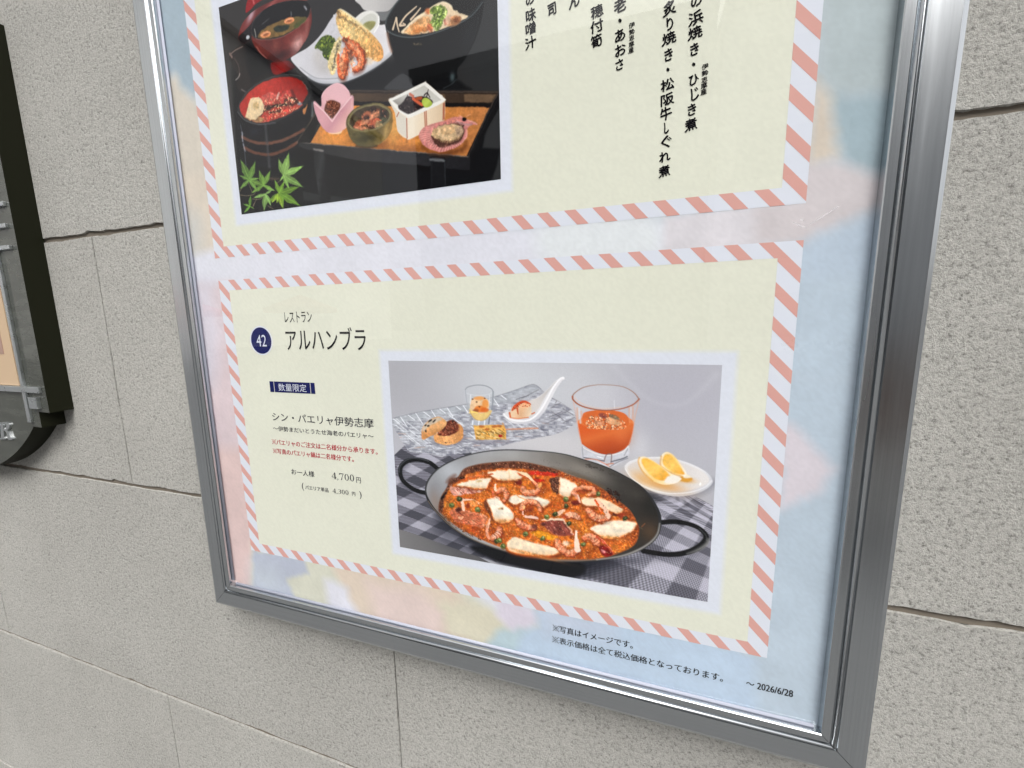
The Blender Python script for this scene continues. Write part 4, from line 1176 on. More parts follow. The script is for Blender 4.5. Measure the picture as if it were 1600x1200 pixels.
    s.poly('B', [(280, 885), (330, 915), (420, 958), (520, 978), (640, 945), (700, 890), (690, 1000), (530, 1085), (400, 1060), (290, 1010)], (204, 205, 213), f=1.6, n=(.08, 8))
    for pp, wdt, c in (([(285, 900), (330, 930), (430, 970), (520, 980), (640, 950), (695, 900)], 8, (240, 232, 230)), ([(300, 1000), (380, 1012), (480, 1030)], 10, (66, 68, 80)), ([(480, 1030), (500, 975), (545, 970), (540, 1045)], 9, (130, 110, 108)), ([(545, 1035), (640, 1010), (685, 990)], 12, (92, 94, 106)), ([(310, 1015), (400, 1015), (480, 1050), (530, 1080)], 12, (218, 160, 140)), ([(530, 1082), (600, 1040), (690, 1005)], 7, (120, 122, 134)), ([(500, 1060), (560, 1050)], 12, (196, 130, 104)), ([(660, 980), (690, 920)], 7, (150, 150, 160)), ([(285, 900), (292, 1005)], 7, (150, 152, 162)), ([(420, 990), (470, 1005)], 9, (242, 242, 246))):
        s.line('B', pp, wdt, c, a=.85)

    # plate of lemon
    s.item('lemon_plate')
    s.poly('D', [(690, 330), (900, 470), (1060, 510), (1250, 505), (1420, 430), (1460, 340)], (120, 120, 132), f=14, a=.6, tag=False)
    s.poly('D', [(663, 235), (680, 195), (730, 165), (820, 142), (960, 134), (1100, 150), (1250, 195), (1380, 262), (1440, 325), (1444, 375), (1380, 430), (1280, 470), (1150, 488), (1050, 480), (930, 450), (800, 390), (710, 310)], (226, 225, 229), g=((900, 300), (1000, 490), (230, 229, 232), (206, 206, 214)))
    s.poly('D', [(690, 235), (740, 185), (840, 160), (960, 152), (1120, 172), (1260, 220), (1370, 275), (1420, 335), (1390, 385), (1280, 425), (1150, 440), (1000, 425), (880, 380), (760, 310)], (219, 212, 210), f=3, g=((750, 250), (1350, 350), (214, 208, 207), (226, 222, 222)))
    s.soft('D', (960, 370), 220, 60, (222, 160, 84), .85, 12); s.soft('D', (850, 330), 100, 70, (226, 186, 132), .6, 30); s.soft('D', (1210, 345), 70, 24, (214, 150, 60), .8)
    s.line('D', [(670, 245), (720, 320), (820, 388), (950, 440), (1080, 462), (1250, 450), (1380, 405), (1436, 350)], 10, (240, 239, 242), f=2, a=.8)
    s.ell('D', (1338, 378), 7, 14, (255, 255, 252), 20)
    for nm, rind, flesh, drip in (
        ('lemon_wedge', [(983, 200), (990, 130), (1020, 96), (1060, 94), (1110, 130), (1160, 195), (1205, 260), (1214, 300), (1180, 310), (1080, 280), (1000, 230)], [(1003, 190), (1008, 140), (1032, 112), (1080, 122), (1130, 180), (1180, 255), (1192, 292), (1120, 282), (1040, 235)], 1),
        ('lemon_wedge', [(785, 175), (795, 142), (840, 132), (900, 158), (980, 212), (1060, 275), (1150, 318), (1164, 338), (1110, 372), (1010, 384), (910, 348), (840, 285), (800, 225)], [(812, 172), (850, 148), (910, 175), (990, 230), (1050, 285), (1070, 312), (1020, 346), (940, 330), (865, 265)], 0)):
        s.item(nm)
        if drip: s.poly('D', [(1140, 340), (1190, 300), (1255, 318), (1266, 340), (1220, 360)], (216, 158, 62), f=2); s.poly('D', [(1170, 300), (1215, 290), (1260, 318), (1200, 325)], (236, 226, 204), f=2)
        s.poly('D', rind, (242, 230, 206), g=((rind[0][0], rind[0][1]), (rind[6][0], rind[6][1]), (238, 206, 140), (246, 238, 222)))
        s.line('D', rind[:2][::-1] + [rind[-1], rind[-2], rind[-3]], 12, (222, 160, 76), f=2.5, a=.7)
        s.poly('D', flesh, (241, 188, 84), f=2.5, n=(.07, 6), g=(flesh[1], flesh[6], (246, 204, 112), (232, 166, 58)))
        c0 = flesh[-1]
        for q in flesh[1:6]: s.line('D', [c0, q], 4, (250, 218, 140), f=2, a=.45)
    s.poly('D', [(1040, 315), (1090, 300), (1160, 322), (1163, 340), (1110, 368), (1020, 366)], (240, 234, 226), f=3)

    # pan and handles
    s.item('paella_pan')
    LH = [(475, 238), (405, 185), (300, 160), (205, 175), (148, 235), (160, 330), (225, 398), (300, 440), (380, 458)]
    s.line('C', [(x + 6, y + 26) for x, y in LH[3:]], 46, (70, 70, 82), f=10, a=.45, tag=False)
    s.line('C', LH, [40, 40, 40, 42, 42, 42, 40, 40, 40], (20, 21, 24), f=1.6)
    s.line('C', [(400, 172), (300, 146), (210, 158), (145, 215), (136, 270)], 10, (92, 96, 104), f=3, a=.85, tag=False)
    RH = [(970, 722), (1100, 714), (1220, 730), (1320, 768), (1385, 830), (1378, 890), (1300, 955), (1170, 998), (1020, 1005), (830, 975)]
    s.line('D', [(x - 20, y + 34) for x, y in RH[4:]], 44, (80, 80, 92), f=12, a=.5, tag=False)
    s.line('D', RH, [48, 50, 44, 42, 44, 58, 58, 54, 52, 52], (18, 18, 21), f=1.6)
    s.line('D', [(1330, 775), (1388, 835), (1392, 880)], 8, (110, 112, 114), f=2.5, a=.9, tag=False)
    s.line('D', [(1412, 870), (1385, 920), (1310, 968), (1220, 1000)], [18, 28, 24, 8], (150, 150, 148), f=5, a=.85, tag=False)
    out = [(366, 445), (388, 345), (478, 240), (640, 152), (850, 92), (1090, 68), (1400, 82), (1610, 108), (1780, 155), (1940, 205), (2100, 275), (2285, 385), (2400, 510), (2468, 640), (2476, 730), (2455, 830), (2370, 925), (2190, 1010), (1900, 1068), (1600, 1078), (1300, 1040), (1050, 978), (800, 888), (610, 775), (470, 640), (395, 540)]
    s.poly('C', out, (46, 47, 50), n=(.1, 10))
    c0 = np.array((1420, 560.0))
    inn = [tuple(c0 + (np.array(p) - c0) * (.986 if p[1] < 500 else .976)) for p in out]
    s.poly('C', inn, (160, 161, 166), f=1.6, n=(.05, 26), g=((390, 480), (2450, 700), (150, 152, 158), (172, 173, 177), (168, 167, 168), (136, 132, 128), (92, 88, 84), (60, 57, 54), (50, 46, 42)))
    im = s.mask('C', inn); s.clip = im
    s.soft('C', (600, 260), 150, 110, (196, 200, 206), .7); s.soft('C', (430, 460), 50, 140, (140, 142, 148), .7, 20)
    s.soft('C', (560, 640), 120, 160, (112, 88, 70), .8, 40); s.soft('C', (450, 520), 50, 100, (150, 130, 118), .5)
    s.soft('C', (2390, 560), 110, 170, (38, 36, 34), .9); s.soft('C', (2370, 800), 90, 110, (92, 70, 52), .75, -30); s.soft('C', (2250, 470), 90, 60, (70, 66, 62), .7)
    s.soft('C', (1300, 210), 560, 55, (150, 144, 140), .6); s.soft('C', (1800, 260), 220, 60, (150, 144, 136), .7, 20)
    s.line('C', [(1500, 240), (1650, 275), (1800, 330), (1960, 410)], 26, (112, 92, 72), f=8, a=.8, tag=False); s.line('C', [(1500, 255), (1640, 288), (1800, 352)], 7, (190, 176, 154), f=3, a=.6, tag=False)
    r = random.Random(4)
    for i in range(60):
        t = r.random(); x = 1810 + t * 260 + r.gauss(0, 12); y = 205 + t * 95 + r.gauss(0, 7)
        s.ell('C', (x, y), r.uniform(3, 10), r.uniform(2, 5), (64, 58, 54), 20, f=1.5, a=.6, tag=False)
    for i in range(110):
        x, y = r.uniform(1400, 2250), 0; y = 150 + (x - 1400) * .33 + r.uniform(-20, 90)
        s.ell('C', (x, y), r.uniform(2, 5), r.uniform(2, 4), (92, 86, 80), f=1.5, a=.4, tag=False)
    s.line('C', [(2300, 760), (2330, 730)], 5, (176, 104, 60), tag=False); s.line('C', [(2240, 740), (2310, 780)], 4, (120, 110, 90), tag=False)
    s.clip = None
    s.line('C', [(395, 530), (470, 630), (610, 762), (800, 874), (1050, 962), (1300, 1022), (1600, 1060), (1900, 1050)], [8, 9, 10, 11, 12, 12, 13, 15], (128, 112, 100), f=2, a=.9)
    s.line('C', [(1900, 1052), (2100, 1025), (2250, 975), (2370, 905), (2440, 825), (2462, 730)], [14, 17, 19, 17, 15, 10], (166, 162, 158), f=2.5, a=.9)
    s.line('C', [(370, 445), (392, 348), (482, 245), (645, 158), (850, 98), (1090, 75), (1400, 89)], 7, (84, 84, 86), f=2, a=.8)

    # the rice and everything in it
    s.item('paella')
    rice = [(495, 560), (520, 480), (560, 420), (600, 350), (660, 320), (720, 245), (850, 205), (1000, 188), (1200, 180), (1400, 215), (1560, 262), (1700, 315), (1820, 350), (1960, 430), (2080, 520), (2190, 610), (2255, 720), (2272, 810), (2230, 920), (2100, 990), (1930, 1040), (1700, 1050), (1486, 1042), (1300, 1012), (1080, 955), (860, 866), (660, 760), (545, 665), (500, 610)]
    s.poly('C', rice, (205, 106, 34), f=4, n=(.14, 12))
    rm = s.mask('C', rice, 3); s.clip = rm
    for c, x, y, a, b in (((222, 134, 44), 1150, 420, 180, 90), ((226, 140, 44), 1740, 790, 240, 130), ((216, 112, 40), 760, 520, 200, 90), ((196, 84, 32), 800, 800, 260, 80), ((216, 120, 40), 1150, 790, 200, 100), ((182, 82, 34), 2130, 600, 120, 90), ((204, 100, 40), 2150, 880, 140, 100), ((188, 130, 50), 570, 560, 70, 50), ((220, 128, 44), 1350, 1010, 300, 40), ((150, 58, 26), 1150, 540, 120, 50)):
        s.soft('C', (x, y), a, b, c, .85)
    mot = vnoise(ny, nx, 13, rg, 3, .65)
    s.blend((0, ny, 0, nx), rm[:ny, :nx] * np.clip((.47 - mot) * 4, 0, 1) * .75, np.array((150., 62, 20)), 1, False)
    s.blend((0, ny, 0, nx), rm[:ny, :nx] * np.clip((mot - .55) * 4, 0, 1) * .6, np.array((236., 152, 52)), 1, False)
    s.clip = None
    s.grains(rm, 5200, (1.3, 2.9), (.9, 1.5), [(236, 150, 58), (222, 124, 42), (196, 90, 30), (243, 172, 86), (176, 72, 24), (212, 108, 38), (230, 138, 48)], 31, a=.5)
    s.grains(rm, 420, (.7, 1.4), (.5, .8), [(255, 222, 168), (252, 208, 140)], 32, a=.7)
    s.grains(rm, 420, (1, 2.2), (.7, 1.2), [(122, 44, 16), (150, 60, 20)], 33, a=.6)
    # scorched rim
    crust = s.mask('C', [(490, 620), (500, 520), (560, 410), (590, 330), (660, 315), (720, 240), (850, 200), (1000, 184), (1200, 176), (1400, 212), (1560, 258), (1560, 300), (1400, 262), (1200, 238), (1000, 244), (860, 262), (740, 290), (660, 350), (600, 400), (545, 500), (525, 620)], 3)
    s.clip = crust
    s.poly('C', [(480, 150), (1600, 150), (1600, 700), (480, 700)], (86, 48, 36), r=0, a=.82, n=(.35, 5), tag=False)
    s.clip = None
    s.grains(crust, 520, (1, 2.4), (.6, 1.1), [(122, 72, 56), (60, 30, 24), (150, 92, 68), (48, 24, 20), (176, 120, 88)], 34, ang=60, a=.75)
    s.poly('C', [(508, 505), (545, 450), (555, 470), (520, 520)], (26, 18, 16), f=2.5); s.ell('C', (700, 325), 22, 14, (40, 22, 18), f=3); s.ell('C', (600, 330), 60, 22, (120, 84, 70), -40, f=6, a=.6)
    crust2 = s.mask('C', [(1560, 255), (1700, 312), (1820, 348), (1960, 428), (2080, 518), (2190, 608), (2258, 720), (2276, 810), (2235, 925), (2190, 900), (2215, 800), (2190, 710), (2110, 620), (2000, 540), (1880, 450), (1700, 350), (1560, 300)], 3)
    s.grains(crust2, 560, (1.1, 2.4), (.8, 1.3), [(176, 82, 40), (140, 60, 32), (206, 112, 62), (110, 46, 24)], 35, a=.75)
    s.grains(s.mask('C', [(1980, 415), (2080, 440), (2120, 520), (2040, 520)]), 40, (1.4, 3), (1, 2), [(40, 24, 20), (60, 30, 22)], 36)
    s.grains(s.mask('C', [(490, 600), (560, 640), (700, 760), (860, 850), (840, 880), (640, 770), (540, 690)]), 120, (1, 2.2), (.7, 1.2), [(120, 66, 30), (160, 96, 44), (92, 50, 26)], 37)

    # peppers
    s.poly('P5', [(270, 70), (440, 62), (600, 80), (715, 105), (690, 138), (560, 128), (420, 132), (300, 112)], (204, 48, 26), n=(.14, 6)); s.line('P5', [(300, 82), (450, 78), (640, 100)], 10, (238, 100, 66), f=3, a=.7)
    s.poly('P5', [(330, 175), (430, 180), (505, 192), (490, 228), (390, 232), (340, 210)], (184, 42, 20), n=(.15, 5))
    s.poly('P5', [(40, 215), (140, 205), (170, 250), (90, 275)], (130, 40, 26), f=3)
    s.poly('P5', [(290, 1015), (400, 985), (520, 1010), (640, 1060), (710, 1085), (650, 1135), (520, 1110), (380, 1085)], (236, 156, 30), f=2, n=(.06, 8)); s.soft('P5', (520, 1060), 110, 26, (246, 178, 50), .7, 14)
    s.poly('P6', [(755, 770), (800, 720), (870, 730), (930, 800), (970, 862), (900, 898), (830, 880)], (140, 28, 26), f=2, n=(.15, 6)); s.ell('P6', (830, 812), 38, 20, (226, 150, 150), 20, f=3)
    s.poly('P6', [(340, 20), (440, 10), (470, 70), (400, 90), (330, 60)], (120, 38, 24), f=3); s.ell('P6', (1020, 235), 50, 22, (70, 24, 16), f=3); s.ell('P6', (1110, 250), 60, 40, (166, 50, 34), f=4, a=.7)

    # fish
    fish(s, 'P3', [(820, 232), (900, 212), (1000, 202), (1100, 206), (1180, 190), (1280, 205), (1335, 260), (1350, 320), (1280, 345), (1150, 352), (1050, 348), (960, 325), (880, 290)])
    s.line('P3', [(1155, 215), (1165, 345)], 14, (226, 170, 110), f=3, a=.7); s.soft('P3', (1010, 290), 110, 40, (250, 240, 222), .6)
    s.line('P3', [(410, 345), (560, 310), (720, 280), (905, 250)], [26, 44, 40, 22], (214, 104, 48), n=(.2, 5)); s.line('P3', [(470, 300), (620, 285), (760, 265)], 16, (244, 170, 112), f=3, a=.7)
    s.poly('P3', [(222, 458), (300, 452), (560, 465), (770, 490), (700, 545), (560, 560), (440, 575), (330, 592), (265, 560)], (222, 160, 142), f=2, n=(.12, 6))
    m = s.mask('P3', [(300, 465), (560, 470), (765, 492), (690, 550), (440, 575), (325, 592)])
    scrib(s, 'P3', m, 34, [(140, 52, 40), (250, 226, 214), (176, 84, 66), (252, 238, 228)], 90, 12, 50, 2, (300, 450, 740, 560))
    fish(s, 'P3', [(335, 425), (430, 388), (560, 360), (700, 335), (850, 318), (868, 340), (820, 430), (780, 480), (650, 480), (560, 462), (430, 448)], col=(238, 226, 208))
    s.ell('P3', (690, 370), 44, 10, (188, 150, 74), -10, f=3, a=.8)
    s.poly('P3', [(752, 705), (810, 660), (850, 730), (890, 840), (930, 980), (890, 985), (850, 900), (790, 800)], (126, 70, 42), f=2, n=(.3, 5))
    fish(s, 'P3', [(815, 665), (900, 642), (985, 645), (1075, 730), (1180, 820), (1218, 890), (1200, 965), (1130, 1000), (1030, 1005), (940, 975), (905, 890), (865, 780)], col=(240, 233, 219))
    s.soft('P3', (1060, 990), 140, 30, (226, 150, 84), .8, -6); s.ell('P3', (1030, 792), 44, 14, (190, 150, 96), -8, f=3, a=.8); s.ell('P3', (1050, 798), 16, 9, (140, 84, 40), f=2)
    fish(s, 'P5', [(-60, 500), (20, 440), (120, 430), (230, 440), (360, 452), (500, 492), (585, 530), (545, 590), (470, 615), (390, 560), (250, 520), (130, 545), (60, 580), (-10, 560)], col=(240, 231, 214))
    s.line('P5', [(60, 425), (130, 470), (220, 500), (330, 520)], 16, (232, 164, 96), f=2.5)
    s.poly('P5', [(585, 185), (690, 150), (745, 165), (760, 270), (745, 400), (690, 398), (640, 380), (610, 270)], (108, 62, 44), f=2, n=(.4, 4))
    s.grains(s.mask('P5', [(600, 195), (735, 165), (740, 395), (650, 385)]), 90, (1, 2.2), (.7, 1.1), [(160, 110, 84), (70, 36, 26), (134, 82, 58), (54, 28, 22)], 40)
    fish(s, 'P5', [(745, 180), (800, 172), (900, 210), (1020, 285), (1000, 320), (940, 370), (915, 450), (850, 472), (790, 450), (745, 400), (755, 280)], col=(244, 231, 211))
    fish(s, 'P5', [(1085, 520), (1130, 482), (1250, 472), (1400, 492), (1500, 525), (1620, 590), (1720, 640), (1730, 675), (1680, 706), (1590, 705), (1450, 650), (1330, 612), (1200, 600), (1120, 580)], col=(242, 219, 190))
    fish(s, 'P6', [(632, 450), (690, 412), (800, 385), (900, 355), (990, 332), (1120, 330), (1250, 345), (1338, 372), (1325, 425), (1260, 495), (1160, 560), (1060, 585), (950, 605), (850, 600), (740, 545), (680, 500)], col=(243, 230, 209))
    s.soft('P6', (950, 600), 180, 26, (232, 160, 80), .85); s.soft('P6', (1200, 540), 90, 20, (232, 160, 90), .6, -30)
    fish(s, 'C', [(1097, 935), (1120, 880), (1165, 850), (1230, 872), (1330, 900), (1430, 925), (1530, 950), (1550, 995), (1480, 1012), (1380, 1012), (1240, 1000), (1130, 975)], col=(241, 224, 198))
    s.soft('C', (1330, 1008), 230, 14, (222, 140, 70), .8, 6)
    # browned skin sides
    s.poly('P4', [(226, 245), (290, 200), (340, 185), (420, 215), (520, 225), (660, 275), (808, 305), (805, 380), (770, 470), (710, 495), (600, 470), (480, 440), (350, 410), (270, 330)], (206, 118, 82), f=2, n=(.18, 6))
    m = s.mask('P4', [(240, 250), (340, 195), (520, 230), (800, 310), (770, 465), (600, 460), (350, 400)])
    scrib(s, 'P4', m, 64, [(112, 42, 30), (238, 176, 138), (246, 206, 172), (140, 56, 38), (226, 142, 104)], 90, 11, 12, 3, (240, 205, 760, 450))
    s.ell('P4', (360, 215), 44, 30, (80, 36, 26), f=4); s.line('P4', [(480, 225), (640, 275), (805, 312)], 12, (246, 190, 150), f=2.5, a=.8); s.line('P4', [(740, 470), (770, 360), (800, 320)], 14, (240, 176, 130), f=3, a=.7)
    s.poly('P5', [(445, 885), (520, 845), (620, 826), (790, 830), (840, 890), (900, 975), (955, 1055), (860, 1070), (760, 1075), (650, 1030), (540, 955)], (146, 72, 60), f=2, n=(.25, 6))
    m = s.mask('P5', [(450, 885), (620, 830), (790, 835), (900, 980), (940, 1050), (770, 1070), (640, 1020)])
    scrib(s, 'P5', m, 44, [(92, 34, 30), (196, 120, 108), (170, 84, 70), (70, 28, 26), (214, 150, 136)], 70, 11, 50, 6, (460, 830, 900, 1050))
    s.poly('P5', [(450, 815), (560, 808), (700, 796), (795, 798), (826, 840), (760, 832), (640, 826), (540, 838)], (240, 216, 194), f=2); s.line('P5', [(800, 805), (850, 895), (920, 990), (958, 1052)], [14, 18, 16, 12], (244, 206, 184), f=2)
    s.line('P5', [(540, 960), (640, 1030), (750, 1080)], 14, (214, 130, 104), f=2.5, a=.8); s.ell('P5', (490, 900), 40, 26, (70, 34, 30), f=5, a=.8)

    # prawns
    shrimp(s, 'P5', [(165, 320), (185, 370), (250, 395), (340, 390), (410, 350), (400, 280), (330, 210)], [70, 90, 90, 84, 70, 56, 44]); s.line('P5', [(310, 190), (220, 115), (100, 85)], [40, 60, 44], (246, 222, 188)); s.line('P5', [(220, 170), (90, 95)], [30, 26], (216, 104, 52), f=2)
    shrimp(s, 'P5', [(150, 650), (170, 570), (250, 530), (350, 545), (420, 600), (440, 670)], [70, 76, 76, 78, 70, 50]); s.ell('P5', (270, 660), 60, 40, (120, 50, 36), f=5, a=.7); s.line('P5', [(190, 610), (180, 640)], 30, (250, 202, 142), f=3)
    shrimp(s, 'P5', [(90, 830), (140, 890), (210, 920), (300, 940), (360, 930)], [90, 110, 110, 80, 50], base=(206, 110, 74)); s.line('P5', [(215, 772), (300, 778), (390, 795)], [38, 50, 30], (244, 206, 190)); s.line('P5', [(165, 690), (178, 740)], 22, (248, 208, 190)); s.ell('P5', (350, 920), 40, 30, (90, 38, 36), f=4, a=.7)
    shrimp(s, 'P5', [(1210, 430), (1285, 400), (1280, 345), (1200, 315), (1090, 315), (1000, 345), (955, 400)], [44, 54, 58, 60, 60, 60, 50]); s.line('P5', [(955, 400), (1010, 450), (1050, 540)], [62, 60, 40], (234, 160, 128)); s.line('P5', [(1030, 440), (1060, 530)], 18, (250, 220, 204)); s.ell('P5', (1110, 390), 60, 28, (160, 66, 30), f=4, a=.8)
    shrimp(s, 'P5', [(875, 745), (950, 740), (1010, 760), (1045, 795)], [90, 92, 90, 60], base=(236, 168, 132), lite=(252, 226, 204)); s.line('P5', [(725, 735), (780, 690), (815, 660)], [60, 66, 30], (244, 196, 164)); s.line('P5', [(770, 720), (800, 660)], 8, (250, 226, 208)); s.ell('P5', (820, 770), 50, 34, (196, 82, 52), f=4, a=.8)
    shrimp(s, 'P5', [(1190, 660), (1230, 720), (1300, 780), (1390, 800), (1470, 790), (1510, 750)], [80, 120, 120, 110, 100, 70], 7); s.line('P5', [(1505, 770), (1470, 680), (1410, 590), (1340, 510)], [70, 66, 52, 34], (246, 204, 178)); s.line('P5', [(1300, 510), (1340, 580), (1400, 690)], [34, 44, 30], (212, 92, 42)); s.line('P5', [(1330, 580), (1390, 680)], 8, (246, 190, 150))
    s.grains(s.mask('P5', [(1380, 560), (1470, 600), (1500, 780), (1400, 720)]), 14, (.6, 1), (.5, .8), [(60, 40, 36)], 44)
    shrimp(s, 'P6', [(110, 650), (130, 730), (200, 800), (290, 835), (380, 820), (430, 770)], [80, 100, 110, 110, 96, 70], 7); s.line('P6', [(420, 790), (415, 700), (405, 600), (405, 500)], [90, 90, 46, 40], (246, 222, 202)); s.line('P6', [(405, 620), (404, 505)], 12, (252, 240, 228)); s.ell('P6', (240, 690), 50, 36, (250, 214, 186), 20, f=4, n=(.2, 4))
    for a in range(8): s.line('P6', [(250, 700), (250 + 80 * math.cos(a * .8), 700 + 60 * math.sin(a * .8))], 8, (250, 224, 200), a=.7)
    shrimp(s, 'P6', [(525, 600), (590, 570), (660, 600), (710, 660), (745, 710)], [70, 100, 130, 120, 60], 6); s.line('P6', [(720, 590), (800, 640), (880, 720), (980, 850)], [40, 50, 44, 22], (196, 82, 52), n=(.2, 4)); s.line('P6', [(740, 590), (860, 680), (960, 810)], 9, (244, 172, 136), a=.9)
    shrimp(s, 'P4', [(890, 660), (960, 620), (1005, 560), (1000, 500)], [90, 100, 100, 70], 6, lite=(252, 226, 214)); s.line('P4', [(840, 660), (810, 560), (830, 440), (855, 340)], [50, 56, 50, 24], (240, 170, 136), n=(.15, 4)); s.line('P4', [(835, 500), (850, 360)], 8, (252, 220, 196))
    shrimp(s, 'P3', [(960, 520), (1050, 490), (1110, 540), (1110, 610), (1070, 660)], [70, 80, 76, 70, 50]); s.line('P3', [(905, 590), (900, 530)], [40, 46], (224, 122, 82)); s.line('P3', [(935, 500), (940, 415)], [36, 18], (250, 222, 200)); s.line('P3', [(920, 640), (960, 610), (1010, 650)], 22, (246, 196, 170))
    s.line('P3', [(440, 810), (435, 720), (420, 670), (530, 655), (620, 670), (690, 720)], [50, 52, 40, 26, 26, 16], (248, 210, 186)); s.ell('P3', (595, 712), 72, 52, (232, 146, 76), f=2.5, n=(.12, 6)); s.line('P3', [(570, 690), (560, 740)], 10, (248, 196, 130), a=.7); s.line('P3', [(610, 690), (612, 740)], 10, (248, 196, 130), a=.7); s.ell('P3', (510, 750), 34, 40, (140, 52, 28), f=4, a=.8)
    for w, x, y, d in (('P3', 258, 742, 0), ('P3', 660, 808, 0), ('P3', 378, 640, 1), ('P4', 1408, 592, 0), ('P4', 960, 702, 1), ('P4', 1000, 696, 0), ('P4', 1062, 782, 0), ('P5', 543, 770, 0), ('P5', 672, 728, 1), ('P5', 842, 500, 0), ('P5', 845, 602, 1), ('P5', 478, 1112, 0), ('P5', 1345, 418, 0), ('P5', 885, 872, 1), ('P6', 512, 698, 0), ('P6', 1165, 298, 1)):
        pea(s, w, x, y, 40, d)
    s.ell('P5', (440, 285), 34, 42, (232, 170, 96), 30, f=2.5)
    g = s.img / 255; lum = g.mean(2, keepdims=True); deep = 255 * (lum + (g - lum) * .95) ** 1.05
    s.img = s.img * (1 - rm[..., None]) + deep * rm[..., None]
    which = lambda *names: np.isin(s.ids, [q for q, nm in enumerate(s.names) if nm in names]) * 1.0
    s.ruffle(which('paella') * rm, 1.25, 6, .30, 5)
    s.grains(rm, 520, (.6, 1.3), (.5, .8), [(255, 226, 186), (255, 236, 206), (250, 206, 150)], 71, a=.5)
    s.ruffle(which('stuffed_roll', 'skewered_omelette', 'stuffed_roll'), .7, 5, .12, 6)
    s.ruffle(which('lemon_wedge'), .4, 5, .05, 16)
    s.ruffle(which('glass_platter'), .7, 5, .05, 7)
    s.img = 255 * (np.clip(s.img, 0, 255) / 255) ** 1.09
    s.img *= (1 + .035 * (rg.random((ny, nx)) - .5))[..., None]
    o = s.build('printed_photo', -.00030, PO)
    o['label'] = 'printed photograph of a paella pan, orange soup and lemon wedges'
paint_paella()

# ================================================================ printed photograph of the Japanese set meal
def maple(s, c, tips, col, w=34):
    for i, t in enumerate(tips):
        a = np.array(c, float); b = np.array(t, float); d = b - a; L = np.hypot(*d) + 1e-6; d /= L; n = np.array([-d[1], d[0]])
        h = min(w, L * .155)
        P = [a - n * h * .35, a + d * L * .22 - n * h * .8, a + d * L * .45 - n * h, a + d * L * .75 - n * h * .45, b, a + d * L * .75 + n * h * .45, a + d * L * .45 + n * h, a + d * L * .22 + n * h * .8, a + n * h * .35]
        k = .9 + .09 * ((i * 7) % 3 - 1)
        s.poly('G', [tuple(p) for p in P], tuple(x * k for x in col), f=1.4, n=(.10, 5), r=0)
        s.line('G', [tuple(a), tuple(a + d * L * .85)], 5, tuple(min(255, x * 1.25 + 18) for x in col), f=1.6, a=.6)

